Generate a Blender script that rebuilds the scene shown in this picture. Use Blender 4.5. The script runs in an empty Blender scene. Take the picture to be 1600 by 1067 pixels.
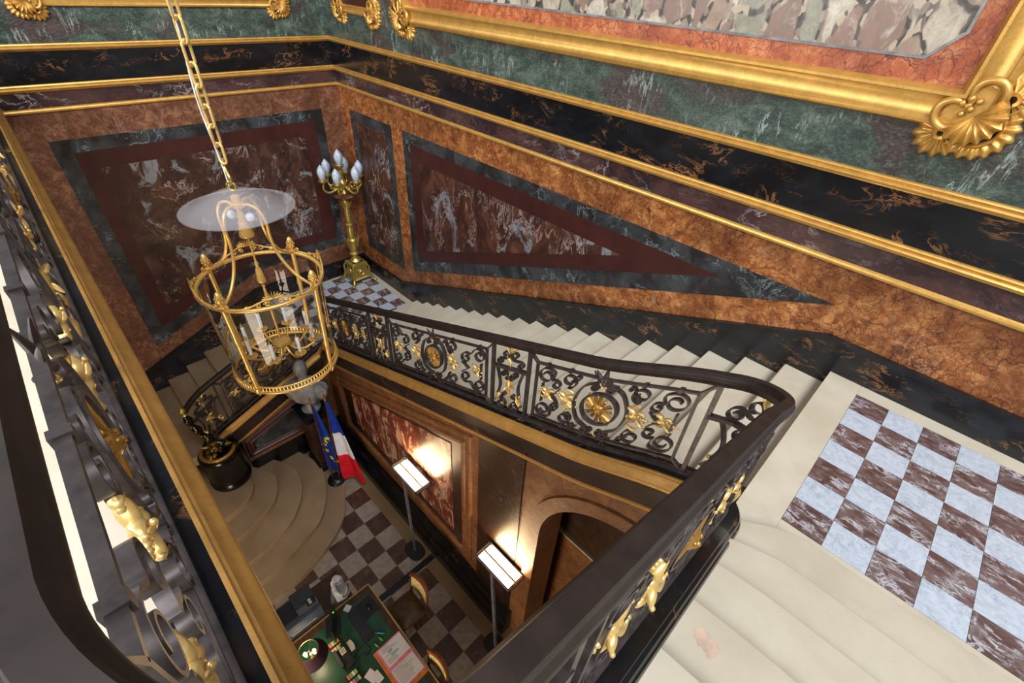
import bpy, bmesh, math, random
from mathutils import Vector, Matrix
PI = math.pi
random.seed(7)
scene = bpy.context.scene
col = scene.collection

# ---------------------------------------------------------------- camera
cam_d = bpy.data.cameras.new('camera')
cam_d.lens = 36.0 * 725.78 / 1600.0
cam_d.sensor_width = 36.0
cam_d.clip_start = 0.02
cam = bpy.data.objects.new('camera', cam_d)
col.objects.link(cam)
cam.location = (9.342, -4.6741, 7.7216)
cam.rotation_euler = (0.8996, -0.0565, 0.7934)
scene.camera = cam

# ---------------------------------------------------------------- world and daylight
world = bpy.data.worlds.new('world')
scene.world = world
world.use_nodes = True
bg = world.node_tree.nodes['Background']
bg.inputs[0].default_value = (0.80, 0.88, 1.0, 1)
bg.inputs[1].default_value = 0.24

def area_light(name, loc, target, sx, sy, power, color):
    d = bpy.data.lights.new(name, 'AREA')
    d.shape = 'RECTANGLE'; d.size = sx; d.size_y = sy
    d.energy = power; d.color = color
    o = bpy.data.objects.new(name, d)
    col.objects.link(o)
    o.location = loc
    o.rotation_euler = (Vector(target) - Vector(loc)).to_track_quat('-Z', 'Y').to_euler()
    return o
area_light('added_side_daylight', (15.5, -12.0, 18.0), (6.5, -2.2, 4.4), 5.0, 5.0, 1500, (0.93, 0.96, 1.0))  # added high side light that shades the upper flight's steps; no window there
area_light('daylight_skylight', (17.5, -4.2, 20.0), (6.0, -1.8, 4.0), 7.0, 7.0, 1600, (0.93, 0.96, 1.0))
area_light('daylight_gallery_windows', (4.4, -8.3, 8.5), (4.6, 0.0, 4.4), 7.6, 2.8, 430, (0.93, 0.96, 1.0))

area_light('added_lobby_fill', (8.2, -8.4, 1.3), (4.6, -2.5, 0.2), 3.2, 2.6, 260, (1.0, 0.84, 0.64))  # added warm fill that brightens the dim lobby; no doorway there

vs = scene.view_settings
vs.view_transform = 'Standard'
vs.look = 'None'
vs.exposure = 0.50
vs.gamma = 1.0
vs.use_curve_mapping = False

# ---------------------------------------------------------------- main dimensions (metres)
ZL = -0.5                     # lobby floor
Z1 = 1.964                    # corner half landing
RI = 0.146484; TR = 0.37206   # riser / tread, middle flight
X0 = 2.1698                   # first nosing, middle flight
Z2 = Z1 + 20 * RI             # upper landing
Z3 = Z2 + 8 * RI              # gallery
RL = (Z1 - ZL) / 16.0         # riser, lower flight
def nose2(x): return Z1 + RI + (x - X0) / TR * RI
def nose1(y): return ZL + 12 * RL + (y + 3.806) * RL / 0.3745
def nose3(y): return Z2 + RI + (-2.19 - y) * RI / 0.366

# ---------------------------------------------------------------- materials
def lin(c):
    return tuple((v / 255.0 / 12.92) if v / 255.0 <= 0.04045 else ((v / 255.0 + 0.055) / 1.055) ** 2.4 for v in c) + (1.0,)

class NT:
    def __init__(s, name, rough=0.4, metal=0.0, spec=0.5):
        s.m = bpy.data.materials.new(name); s.m.use_nodes = True
        s.t = s.m.node_tree
        s.b = s.t.nodes['Principled BSDF']
        s.b.inputs['Roughness'].default_value = rough
        s.b.inputs['Metallic'].default_value = metal
        s.b.inputs['Specular IOR Level'].default_value = spec
    def n(s, t, **kw):
        q = s.t.nodes.new(t)
        for k, v in kw.items(): setattr(q, k, v)
        return q
    def put(s, sock, v):
        if hasattr(v, 'links') or hasattr(v, 'is_output'): s.t.links.new(v, sock)
        elif isinstance(v, tuple) and len(v) == 3 and sock.type == 'RGBA': sock.default_value = lin(v)
        else: sock.default_value = v
    def pos(s, scale=(1, 1, 1), rot=(0, 0, 0), rand=False):
        g = s.n('ShaderNodeNewGeometry')
        v = g.outputs['Position']
        if rand:
            oi = s.n('ShaderNodeObjectInfo')
            a = s.n('ShaderNodeVectorMath', operation='SCALE')
            cmb = s.n('ShaderNodeCombineXYZ')
            s.put(cmb.inputs[0], oi.outputs['Random']); s.put(cmb.inputs[1], oi.outputs['Random']); s.put(cmb.inputs[2], oi.outputs['Random'])
            s.put(a.inputs[0], cmb.outputs[0]); a.inputs['Scale'].default_value = 57.0
            ad = s.n('ShaderNodeVectorMath', operation='ADD')
            s.put(ad.inputs[0], v); s.put(ad.inputs[1], a.outputs[0]); v = ad.outputs[0]
        mp = s.n('ShaderNodeMapping')
        s.put(mp.inputs['Vector'], v)
        mp.inputs['Rotation'].default_value = rot
        mp.inputs['Scale'].default_value = scale
        return mp.outputs[0]
    def noise(s, v, scale, detail=4, rough=0.55, dist=0.0, out='Fac'):
        q = s.n('ShaderNodeTexNoise')
        s.put(q.inputs['Vector'], v); q.inputs['Scale'].default_value = scale
        q.inputs['Detail'].default_value = detail; q.inputs['Roughness'].default_value = rough
        q.inputs['Distortion'].default_value = dist
        return q.outputs[out]
    def warp(s, v, scale, amt):
        c = s.noise(v, scale, 3, 0.5, 0, 'Color')
        a = s.n('ShaderNodeVectorMath', operation='SUBTRACT'); s.put(a.inputs[0], c); a.inputs[1].default_value = (0.5, 0.5, 0.5)
        b = s.n('ShaderNodeVectorMath', operation='SCALE'); s.put(b.inputs[0], a.outputs[0]); b.inputs['Scale'].default_value = amt
        d = s.n('ShaderNodeVectorMath', operation='ADD'); s.put(d.inputs[0], v); s.put(d.inputs[1], b.outputs[0])
        return d.outputs[0]
    def voro(s, v, scale, feature='DISTANCE_TO_EDGE', rnd=1.0, out='Distance'):
        q = s.n('ShaderNodeTexVoronoi', feature=feature)
        s.put(q.inputs['Vector'], v); q.inputs['Scale'].default_value = scale
        q.inputs['Randomness'].default_value = rnd
        return q.outputs[out]
    def ramp(s, f, stops, mode='LINEAR'):
        q = s.n('ShaderNodeValToRGB'); q.color_ramp.interpolation = mode
        el = q.color_ramp.elements
        while len(el) < len(stops): el.new(0.5)
        for e, (p, c) in zip(el, stops):
            e.position = p
            e.color = lin(c) if isinstance(c, tuple) else (c, c, c, 1)
        s.put(q.inputs['Fac'], f)
        return q.outputs['Color']
    def mix(s, f, a, b, mode='MIX'):
        q = s.n('ShaderNodeMix', data_type='RGBA', blend_type=mode)
        s.put(q.inputs['Factor'], f); s.put(q.inputs['A'] if False else q.inputs[6], a); s.put(q.inputs[7], b)
        return q.outputs[2]
    def mul(s, a, b):
        q = s.n('ShaderNodeMath', operation='MULTIPLY'); s.put(q.inputs[0], a); s.put(q.inputs[1], b)
        return q.outputs[0]
    def ridge(s, f, centre=0.5, width=0.03):
        a = s.n('ShaderNodeMath', operation='SUBTRACT'); s.put(a.inputs[0], f); a.inputs[1].default_value = centre
        b = s.n('ShaderNodeMath', operation='ABSOLUTE'); s.put(b.inputs[0], a.outputs[0])
        r = s.n('ShaderNodeMapRange'); s.put(r.inputs['Value'], b.outputs[0])
        r.inputs['From Min'].default_value = 0; r.inputs['From Max'].default_value = width
        r.inputs['To Min'].default_value = 1; r.inputs['To Max'].default_value = 0
        return r.outputs[0]
    def color(s, c): s.put(s.b.inputs['Base Color'], c); return s
    def rough(s, f): s.put(s.b.inputs['Roughness'], f); return s
    def bump(s, h, strength=0.3, dist=0.01):
        q = s.n('ShaderNodeBump'); q.inputs['Strength'].default_value = strength; q.inputs['Distance'].default_value = dist
        s.put(q.inputs['Height'], h); s.put(s.b.inputs['Normal'], q.outputs[0]); return s

M = {}
def plain(name, c, rough=0.5, metal=0.0, spec=0.5, var=0.12, vscale=8.0, bump=0.0):
    t = NT(name, rough, metal, spec)
    v = t.pos()
    f = t.noise(v, vscale, 5, 0.6)
    lo = tuple(max(0, x * (1 - var)) for x in c); hi = tuple(min(255, x * (1 + var)) for x in c)
    t.color(t.ramp(f, [(0.3, lo), (0.7, hi)]))
    if bump: t.bump(t.noise(v, vscale * 6, 4), bump, 0.004)
    M[name] = t.m
    return t.m

def brocatelle(name, dark, mid, light, crack, cs=9.0, sc=1.0, cw=0.05, rough=0.38):
    t = NT(name, rough)
    v = t.pos((sc, sc, sc))
    w = t.warp(v, 3.0, 0.22)
    w2 = t.warp(w, 14.0, 0.05)
    big = t.noise(v, 0.9, 4, 0.6, 0.6)
    base = t.ramp(t.noise(w, 6.5, 10, 0.74, 0.4), [(0.34, dark), (0.5, mid), (0.64, light)])
    cell = t.voro(w2, cs, 'F1', 1.0, 'Color')
    sep = t.n('ShaderNodeSeparateColor'); t.put(sep.inputs[0], cell)
    base = t.mix(0.30, base, t.ramp(sep.outputs[0], [(0.0, dark), (0.45, mid), (1.0, light)]))
    base = t.mix(t.ramp(big, [(0.42, 0.0), (0.62, 0.55)]), base, dark)
    e1 = t.ramp(t.voro(w2, cs, 'DISTANCE_TO_EDGE'), [(0.0, 1.0), (cw, 0.0)])
    msk = t.ramp(t.noise(w, 2.3, 4, 0.6), [(0.36, 0.2), (0.55, 1.0)])
    e2 = t.ramp(t.voro(w2, cs * 3.1, 'DISTANCE_TO_EDGE'), [(0.0, 0.55), (0.06, 0.0)])
    e3 = t.mul(t.ramp(t.voro(w, cs * 0.36, 'DISTANCE_TO_EDGE'), [(0.0, 0.9), (0.022, 0.0)]), t.ramp(t.noise(v, 1.9, 3), [(0.45, 0.0), (0.6, 1.0)]))
    base = t.mix(e3, base, crack)
    c = t.mix(t.mul(e1, msk), base, crack)
    c = t.mix(e2, c, crack)
    vein = t.mul(t.ridge(t.noise(v, 2.2, 6, 0.65, 0.8), 0.5, 0.006), t.ramp(t.noise(v, 1.7, 2), [(0.52, 0.0), (0.66, 0.55)]))
    t.color(t.mix(vein, c, (205, 178, 158)))
    M[name] = t.m

def veined(name, base, alt, veincol, vs=3.0, vw=0.018, stretch=(1, 1, 1), rot=(0, 0, 0), amount=(0.5, 0.62), alts=2.0, altrange=(0.42, 0.6), rough=0.3, fleck=None, rand=False, fine=True):
    t = NT(name, rough)
    v = t.pos(stretch, rot, rand)
    w = t.warp(v, 1.6, 0.5)
    c = t.ramp(t.noise(w, alts, 6, 0.62, 0.4), [(altrange[0], base), (altrange[1], alt)])
    if fleck:
        c = t.mix(t.ramp(t.noise(w, 26.0, 3, 0.7), [(0.52, 0.0), (0.74, 0.55)]), c, fleck)
    r1 = t.ridge(t.noise(w, vs, 7, 0.66, 0.6), 0.5, vw)
    k1 = t.ramp(t.noise(v, vs * 0.55, 3, 0.5), [(amount[0], 0.0), (amount[1], 0.85)])
    c = t.mix(t.mul(r1, k1), c, veincol)
    if fine:
        r2 = t.ridge(t.noise(w, vs * 3.3, 6, 0.7, 0.4), 0.5, vw * 0.8)
        k2 = t.ramp(t.noise(v, vs * 0.9, 3, 0.5), [(amount[0] + 0.03, 0.0), (amount[1] + 0.1, 0.5)])
        c = t.mix(t.mul(r2, k2), c, veincol)
    t.color(c)
    M[name] = t.m

brocatelle('rust_brocatelle', (82, 43, 21), (166, 97, 49), (224, 160, 98), (58, 26, 14), cs=19.0, cw=0.06)
brocatelle('rose_lit_brocatelle', (78, 46, 33), (124, 79, 56), (174, 128, 98), (64, 34, 24), cs=24.0)  # right wall's stone again, with the back wall's different lighting put into the colour
brocatelle('orange_brocatelle', (130, 58, 30), (190, 100, 56), (222, 152, 100), (84, 30, 16), cs=13.0, rough=0.45)
brocatelle('lobby_brocatelle', (92, 56, 32), (136, 88, 52), (160, 110, 68), (72, 40, 22), cs=16.0, cw=0.03, rough=0.46)
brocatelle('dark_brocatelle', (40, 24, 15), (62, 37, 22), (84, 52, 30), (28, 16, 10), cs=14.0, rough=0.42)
veined('dark_green_marble', (34, 34, 36), (62, 66, 68), (150, 166, 168), vs=3.2, vw=0.02, amount=(0.5, 0.64), alts=2.2, fleck=(84, 50, 46))
veined('purple_marble', (46, 33, 36), (76, 52, 50), (178, 166, 160), vs=2.6, vw=0.02, stretch=(0.7, 0.7, 1.3), amount=(0.47, 0.62), fleck=(104, 70, 62))
veined('dark_band_marble', (34, 25, 24), (56, 40, 36), (128, 106, 84), vs=2.6, vw=0.014, amount=(0.52, 0.66))
veined('portor_marble', (14, 16, 20), (26, 28, 33), (150, 102, 60), vs=4.2, vw=0.028, stretch=(0.8, 0.8, 1.5), amount=(0.52, 0.62), rough=0.22)
veined('string_marble', (13, 14, 17), (22, 24, 29), (176, 124, 76), vs=4.5, vw=0.03, amount=(0.57, 0.66), rough=0.2)
veined('black_marble', (14, 15, 18), (26, 27, 31), (120, 112, 100), vs=2.2, vw=0.008, amount=(0.56, 0.7), rough=0.24, fine=False)
veined('red_marble', (84, 56, 50), (108, 84, 79), (206, 204, 210), vs=11.0, vw=0.055, stretch=(1.0, 1.9, 1.0), rot=(0, 0, 0.5), amount=(0.48, 0.6), alts=11.0, rand=True, rough=0.3, fleck=(76, 74, 80))
veined('white_marble', (188, 194, 204), (170, 178, 190), (132, 142, 156), vs=16.0, vw=0.03, amount=(0.46, 0.62), alts=26.0, rand=True, rough=0.3)
veined('warm_lit_red_marble', (74, 54, 45), (92, 68, 56), (150, 130, 116), vs=9.0, vw=0.03, amount=(0.54, 0.66), alts=7.0, rand=True, rough=0.35)  # red tile marble with the lobby's warm light tinted into its colour
veined('warm_lit_white_marble', (168, 156, 142), (150, 138, 124), (128, 116, 104), vs=7.0, vw=0.02, amount=(0.5, 0.62), alts=9.0, rand=True, rough=0.35)  # white tile marble, likewise coloured as if under the lobby's warm light

def green_zone():
    t = NT('sea_green_marble', 0.3)
    v = t.pos((0.8, 0.8, 1.5)); w = t.warp(v, 1.3, 0.6)
    c = t.ramp(t.noise(w, 4.5, 7, 0.68, 0.4), [(0.30, (32, 44, 42)), (0.5, (64, 80, 73)), (0.70, (108, 121, 108))])
    c = t.mix(t.ramp(t.noise(w, 1.15, 5, 0.6, 0.5), [(0.50, 0.0), (0.60, 0.85)]), c, t.ramp(t.noise(w, 9, 5, 0.7), [(0.35, (58, 40, 44)), (0.7, (92, 66, 66))]))
    c = t.mix(t.ramp(t.voro(t.warp(v, 9, 0.06), 34.0), [(0.0, 0.65), (0.14, 0.0)]), c, (30, 38, 38))
    c = t.mix(t.ramp(t.noise(v, 40, 4, 0.7), [(0.5, 0.0), (0.72, 0.45)]), c, (122, 132, 116))
    st = t.pos((3.2, 3.2, 0.7), (0.0, 0.35, 0)); 
    r = t.ridge(t.noise(t.warp(st, 2.5, 0.35), 1.2, 6, 0.68, 0.3), 0.5, 0.014)
    c = t.mix(t.mul(r, t.ramp(t.noise(v, 2.2, 3), [(0.48, 0.0), (0.62, 0.7)])), c, (186, 202, 196))
    t.color(c); M['sea_green_marble'] = t.m
green_zone()

def breche(name, dark, mid, light, pale, stretch, rot, th=0.565, ps=1.5):
    t = NT(name, 0.36)
    v = t.pos(stretch, rot); w = t.warp(v, 1.2, 0.7)
    c = t.ramp(t.noise(w, 2.6, 7, 0.66, 0.6), [(0.30, dark), (0.5, mid), (0.66, light)])
    k = t.ramp(t.noise(w, ps, 9, 0.74, 0.8), [(th, 0.0), (th + 0.05, 0.8), (th + 0.14, 0.25)])
    c = t.mix(k, c, pale)
    r = t.ridge(t.noise(w, 2.0, 7, 0.7, 0.6), 0.48, 0.016)
    c = t.mix(t.mul(r, t.ramp(t.noise(v, 1.6, 3), [(0.46, 0.0), (0.6, 0.8)])), c, (196, 176, 168))
    t.color(c); M[name] = t.m
breche('cherry_breccia', (40, 23, 19), (70, 41, 32), (100, 64, 48), (138, 142, 148), (1.4, 1.4, 0.75), (0.0, 0.45, 0.0))
breche('cherry_breccia_back', (36, 23, 20), (64, 40, 32), (94, 64, 52), (142, 146, 150), (1.1, 1.1, 0.8), (0.4, 0.0, 0.0))
breche('red_white_breccia', (70, 28, 18), (112, 48, 30), (134, 66, 42), (206, 176, 150), (2.0, 2.0, 0.7), (0.0, 0.7, 0.0), 0.52, 2.6)

def pale_breccia():
    t = NT('pale_breccia', 0.35)
    v = t.pos((1.25, 1, 0.8)); w = t.warp(v, 3.0, 0.12)
    cell = t.voro(w, 3.4, 'F1', 1.0, 'Color')
    sep = t.n('ShaderNodeSeparateColor'); t.put(sep.inputs[0], cell)
    c = t.ramp(sep.outputs[0], [(0.0, (188, 176, 156)), (0.25, (164, 140, 118)), (0.45, (150, 150, 132)), (0.65, (140, 112, 98)), (0.85, (200, 190, 172))], 'CONSTANT')
    c = t.mix(t.ramp(t.noise(w, 9, 10, 0.75, 0.6), [(0.40, 0.0), (0.66, 0.75)]), c, (112, 96, 84))
    c = t.mix(t.ramp(t.noise(w, 5, 10, 0.75, 0.6), [(0.54, 0.0), (0.7, 0.6)]), c, (214, 204, 184))
    e = t.ramp(t.voro(t.warp(w, 6, 0.08), 3.4, 'DISTANCE_TO_EDGE'), [(0.0, 1.0), (0.05, 0.85), (0.09, 0.0)])
    sm = t.n('ShaderNodeSeparateColor'); t.put(sm.inputs[0], t.voro(w, 22, 'F1', 1.0, 'Color'))
    inter = t.ramp(sm.outputs[0], [(0.2, (52, 48, 46)), (0.5, (96, 84, 76)), (0.8, (176, 158, 138))])
    t.color(t.mix(e, c, inter)); M['pale_breccia'] = t.m
pale_breccia()

def maroon():
    t = NT('maroon_porphyry', 0.34)
    v = t.pos()
    c = t.ramp(t.noise(v, 3, 5, 0.6), [(0.3, (54, 27, 25)), (0.7, (72, 36, 32))])
    c = t.mix(t.ramp(t.noise(v, 60, 2, 0.5), [(0.5, 0.0), (0.7, 0.3)]), c, (58, 27, 25))
    t.color(c); M['maroon_porphyry'] = t.m
maroon()

def stone(name, base, alt, stain, rough=0.45):
    t = NT(name, rough)
    v = t.pos()
    c = t.ramp(t.noise(v, 2.2, 6, 0.6, 0.3), [(0.3, alt), (0.65, base)])
    c = t.mix(t.ramp(t.noise(v, 90, 2, 0.5), [(0.68, 0.0), (0.80, 0.6)]), c, stain)
    c = t.mix(t.ramp(t.noise(v, 1.1, 3, 0.5), [(0.62, 0.0), (0.8, 0.35)]), c, stain)
    t.color(c); t.bump(t.noise(v, 45, 4), 0.08, 0.003)
    M[name] = t.m
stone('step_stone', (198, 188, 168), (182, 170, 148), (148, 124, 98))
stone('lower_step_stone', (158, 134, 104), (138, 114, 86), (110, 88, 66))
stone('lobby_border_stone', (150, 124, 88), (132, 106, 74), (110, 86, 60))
plain('stain_on_stone', (186, 160, 140), 0.5)

def gold(name, c, dark, metal=0.55, rough=0.36):
    t = NT(name, rough, metal, 0.5)
    v = t.pos()
    f = t.noise(v, 9, 5, 0.65)
    k = t.mix(t.ramp(t.noise(v, 38, 4, 0.7), [(0.52, 0.0), (0.72, 0.45)]), t.ramp(f, [(0.3, tuple(x * 0.86 for x in c)), (0.7, c)]), dark)
    t.color(k); M[name] = t.m
gold('gilding', (224, 174, 90), (156, 110, 52))
gold('pale_gilding', (240, 204, 128), (176, 128, 62), 0.5, 0.34)
gold('ochre_gilding', (204, 152, 78), (150, 106, 50), 0.35, 0.42)
gold('lantern_gilding', (236, 190, 106), (176, 126, 58), 0.5, 0.32)
gold('brass', (206, 178, 96), (140, 110, 52), 0.75, 0.3)
gold('old_bronze', (120, 92, 44), (50, 38, 20), 0.7, 0.35)
plain('iron', (72, 64, 63), 0.38, 0.45, 0.5, 0.25, 14)
plain('handrail_iron', (40, 31, 28), 0.50, 0.1, 0.35, 0.25, 10)
plain('black_lacquer', (12, 11, 10), 0.2)
plain('black_plastic', (22, 23, 26), 0.35)
plain('dark_grey_plastic', (48, 50, 56), 0.4)
plain('slate_plastic', (58, 68, 82), 0.4)
plain('lamp_grey_metal', (128, 128, 138), 0.4, 0.5)
plain('lamp_base_metal', (42, 38, 36), 0.5, 0.2)
plain('green_leather', (28, 70, 46), 0.4, 0, 0.5, 0.2, 5)
plain('mahogany', (112, 60, 30), 0.35, 0, 0.5, 0.3, 12)
plain('dark_wood', (66, 42, 24), 0.38, 0, 0.5, 0.3, 12)
plain('brown_leather', (84, 62, 28), 0.4, 0, 0.5, 0.25, 10)
plain('gold_upholstery', (206, 186, 120), 0.55, 0, 0.4, 0.2, 18)
plain('white_plastic', (214, 214, 216), 0.4)
plain('paper', (228, 226, 232), 0.7, 0, 0.3, 0.03)
plain('pink_card', (226, 132, 160), 0.65)
plain('orange_card', (206, 122, 62), 0.6)
plain('blue_marker', (36, 150, 210), 0.4)
plain('green_marker', (120, 200, 60), 0.4)
plain('aubergine_fabric', (66, 32, 48), 0.7)
plain('flag_blue', (22, 52, 150), 0.75, 0, 0.2, 0.12, 6)
plain('flag_white', (214, 214, 222), 0.75, 0, 0.2, 0.05, 6)
plain('flag_red', (206, 28, 44), 0.75, 0, 0.2, 0.12, 6)
plain('star_yellow', (240, 210, 40), 0.6)
plain('grey_bust_marble', (128, 126, 126), 0.5, 0, 0.4, 0.2, 10, 0.2)
plain('wall_plaster', (196, 186, 168), 0.7)
plain('candle_white', (226, 232, 238), 0.4)
plain('ink_grey', (70, 70, 82), 0.6)
plain('cyan_ink', (40, 150, 176), 0.6)
plain('flame_glass', (176, 186, 200), 0.35, 0, 0.5, 0.15, 30, 0.4)
plain('sticky_green', (150, 190, 90), 0.6)
plain('sticky_yellow', (236, 206, 80), 0.6)
plain('sticky_orange', (214, 120, 84), 0.6)
plain('brown_cord', (40, 30, 26), 0.5)

def glass(name, tint, f, rough=0.03, facing=0.14):
    m = bpy.data.materials.new(name); m.use_nodes = True
    t = m.node_tree; t.nodes.remove(t.nodes['Principled BSDF'])
    tr = t.nodes.new('ShaderNodeBsdfTransparent'); tr.inputs[0].default_value = tint
    gl = t.nodes.new('ShaderNodeBsdfGlossy'); gl.inputs['Roughness'].default_value = rough
    lw = t.nodes.new('ShaderNodeLayerWeight'); lw.inputs[0].default_value = facing
    mr = t.nodes.new('ShaderNodeMapRange'); t.links.new(lw.outputs['Fresnel'], mr.inputs['Value'])
    mr.inputs['To Min'].default_value = f; mr.inputs['To Max'].default_value = 0.9
    mx = t.nodes.new('ShaderNodeMixShader')
    t.links.new(mr.outputs[0], mx.inputs[0]); t.links.new(tr.outputs[0], mx.inputs[1]); t.links.new(gl.outputs[0], mx.inputs[2])
    t.links.new(mx.outputs[0], t.nodes['Material Output'].inputs[0])
    M[name] = m
glass('lantern_glass', (0.93, 0.93, 0.92, 1), 0.03)
def bell_glass():
    m = bpy.data.materials.new('frosted_bell_glass'); m.use_nodes = True
    t = m.node_tree; b = t.nodes['Principled BSDF']
    b.inputs['Base Color'].default_value = (0.75, 0.72, 0.74, 1); b.inputs['Roughness'].default_value = 0.25
    b.inputs['Alpha'].default_value = 0.14
    M['frosted_bell_glass'] = m
bell_glass()

def emit(name, c, s):
    m = bpy.data.materials.new(name); m.use_nodes = True
    t = m.node_tree; b = t.nodes['Principled BSDF']
    b.inputs['Emission Color'].default_value = lin(c); b.inputs['Emission Strength'].default_value = s
    b.inputs['Base Color'].default_value = lin(c)
    M[name] = m
emit('lit_tube', (255, 240, 212), 10.0)
emit('lit_bulb', (255, 225, 170), 3.5)
emit('green_led', (60, 255, 60), 4.0)
emit('phone_screen', (120, 130, 90), 0.25)
# ---------------------------------------------------------------- mesh helpers
class MB:
    def __init__(s): s.v = []; s.f = []
    def add(s, vs, fs):
        o = len(s.v); s.v += [tuple(p) for p in vs]; s.f += [tuple(i + o for i in f) for f in fs]; return s
    def box(s, x0, x1, y0, y1, z0, z1):
        return s.add([(x0, y0, z0), (x1, y0, z0), (x1, y1, z0), (x0, y1, z0), (x0, y0, z1), (x1, y0, z1), (x1, y1, z1), (x0, y1, z1)],
                     [(0, 3, 2, 1), (4, 5, 6, 7), (0, 1, 5, 4), (1, 2, 6, 5), (2, 3, 7, 6), (3, 0, 4, 7)])
    def obox(s, c, sx, sy, sz, rz=0.0):
        cs, sn = math.cos(rz), math.sin(rz); vs = []
        for z in (0, sz):
            for a, b in ((-1, -1), (1, -1), (1, 1), (-1, 1)):
                x, y = a * sx / 2, b * sy / 2
                vs.append((c[0] + x * cs - y * sn, c[1] + x * sn + y * cs, c[2] + z))
        return s.add(vs, [(0, 3, 2, 1), (4, 5, 6, 7), (0, 1, 5, 4), (1, 2, 6, 5), (2, 3, 7, 6), (3, 0, 4, 7)])
    def prism(s, poly, axis, a, b):
        n = len(poly)
        def P(p, t):
            return (t, p[0], p[1]) if axis == 'x' else (p[0], t, p[1]) if axis == 'y' else (p[0], p[1], t)
        vs = [P(p, a) for p in poly] + [P(p, b) for p in poly]
        fs = [tuple(range(n - 1, -1, -1)), tuple(range(n, 2 * n))] + [(i, (i + 1) % n, (i + 1) % n + n, i + n) for i in range(n)]
        return s.add(vs, fs)
    def lathe(s, prof, c=(0, 0, 0), seg=24, mat=None, squash=None):
        vs = []; fs = []; n = len(prof)
        for k in range(seg):
            a = 2 * PI * k / seg
            for r, z in prof:
                p = Vector((r * math.cos(a), r * math.sin(a), z))
                if mat is not None: p = mat @ p
                vs.append((p.x + c[0], p.y + c[1], p.z + c[2]))
        for k in range(seg):
            q = (k + 1) % seg
            for i in range(n - 1): fs.append((k * n + i, q * n + i, q * n + i + 1, k * n + i + 1))
        if prof[0][0] > 1e-5: fs.append(tuple(k * n for k in range(seg - 1, -1, -1)))
        if prof[-1][0] > 1e-5: fs.append(tuple(k * n + n - 1 for k in range(seg)))
        return s.add(vs, fs)
    def tube(s, pts, r, seg=8, closed=False, flat=1.0):
        pts = [Vector(p) for p in pts]; n = len(pts); vs = []; fs = []
        up = None
        for i, p in enumerate(pts):
            if closed: t = (pts[(i + 1) % n] - pts[i - 1])
            else: t = pts[min(i + 1, n - 1)] - pts[max(i - 1, 0)]
            t = t.normalized() if t.length > 1e-9 else Vector((0, 0, 1))
            if up is None:
                up = Vector((0, 0, 1)) if abs(t.z) < 0.9 else Vector((1, 0, 0))
            a = (up - t * up.dot(t)); a = a.normalized() if a.length > 1e-6 else t.orthogonal().normalized()
            up = a; b = t.cross(a)
            rr = r[i] if isinstance(r, (list, tuple)) else r
            for k in range(seg):
                q = 2 * PI * k / seg
                vs.append(p + a * math.cos(q) * rr + b * math.sin(q) * rr * flat)
        m = n if closed else n - 1
        for i in range(m):
            j = (i + 1) % n
            for k in range(seg): fs.append((i * seg + k, i * seg + (k + 1) % seg, j * seg + (k + 1) % seg, j * seg + k))
        if not closed:
            fs.append(tuple(range(seg - 1, -1, -1))); fs.append(tuple((n - 1) * seg + k for k in range(seg)))
        return s.add(vs, fs)
    def ball(s, c, r, seg=10, rings=7, sz=1.0):
        prof = [(max(1e-6, r * math.sin(PI * i / rings)), -r * sz * math.cos(PI * i / rings)) for i in range(rings + 1)]
        return s.lathe(prof, c, seg)
    def grid(s, pts2d):
        n = len(pts2d); m = len(pts2d[0]); vs = [p for row in pts2d for p in row]
        return s.add(vs, [(i * m + j, i * m + j + 1, (i + 1) * m + j + 1, (i + 1) * m + j) for i in range(n - 1) for j in range(m - 1)])
    def xform(s, mat):
        s.v = [tuple(mat @ Vector(p)) for p in s.v]; return s
    def mesh(s, name, mat, smooth=False, angle=40):
        me = bpy.data.meshes.new(name); me.from_pydata(s.v, [], s.f); me.materials.append(M[mat] if isinstance(mat, str) else mat)
        bm = bmesh.new(); bm.from_mesh(me); bmesh.ops.recalc_face_normals(bm, faces=bm.faces); bm.to_mesh(me); bm.free()
        if smooth:
            me.polygons.foreach_set('use_smooth', [True] * len(me.polygons))
            me.set_sharp_from_angle(angle=math.radians(angle))
        return me
    def build(s, name, mat, parent=None, smooth=False, angle=40):
        return place(name, s.mesh(name, mat, smooth, angle), parent)

def place(name, me, parent=None, mw=None):
    o = bpy.data.objects.new(name, me); col.objects.link(o)
    if mw is not None: o.matrix_basis = mw
    if parent is not None:
        o.parent = parent
        if parent.name not in LOCAL:
            o.matrix_parent_inverse = Matrix.Translation(-WORLD.get(parent.name, Vector((0, 0, 0))))
    return o
WORLD = {}
LOCAL = set()
def tag(o, label, cat, group=None):
    o['label'] = label; o['category'] = cat
    if group: o['group'] = group
    return o
def thing(name, loc, label, cat, group=None, rz=0.0, local=False):
    o = bpy.data.objects.new(name, None); col.objects.link(o); o.empty_display_size = 0.1
    o.location = loc; o.rotation_euler = (0, 0, rz)
    WORLD[o.name] = Vector(loc)
    if local: LOCAL.add(o.name)
    return tag(o, label, cat, group)
def struct(o):
    o['kind'] = 'structure'; return o
def copy_tree(o, parent=None):
    c = o.copy(); col.objects.link(c)
    if parent is not None: c.parent = parent
    for ch in list(o.children): copy_tree(ch, c)
    return c
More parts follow.
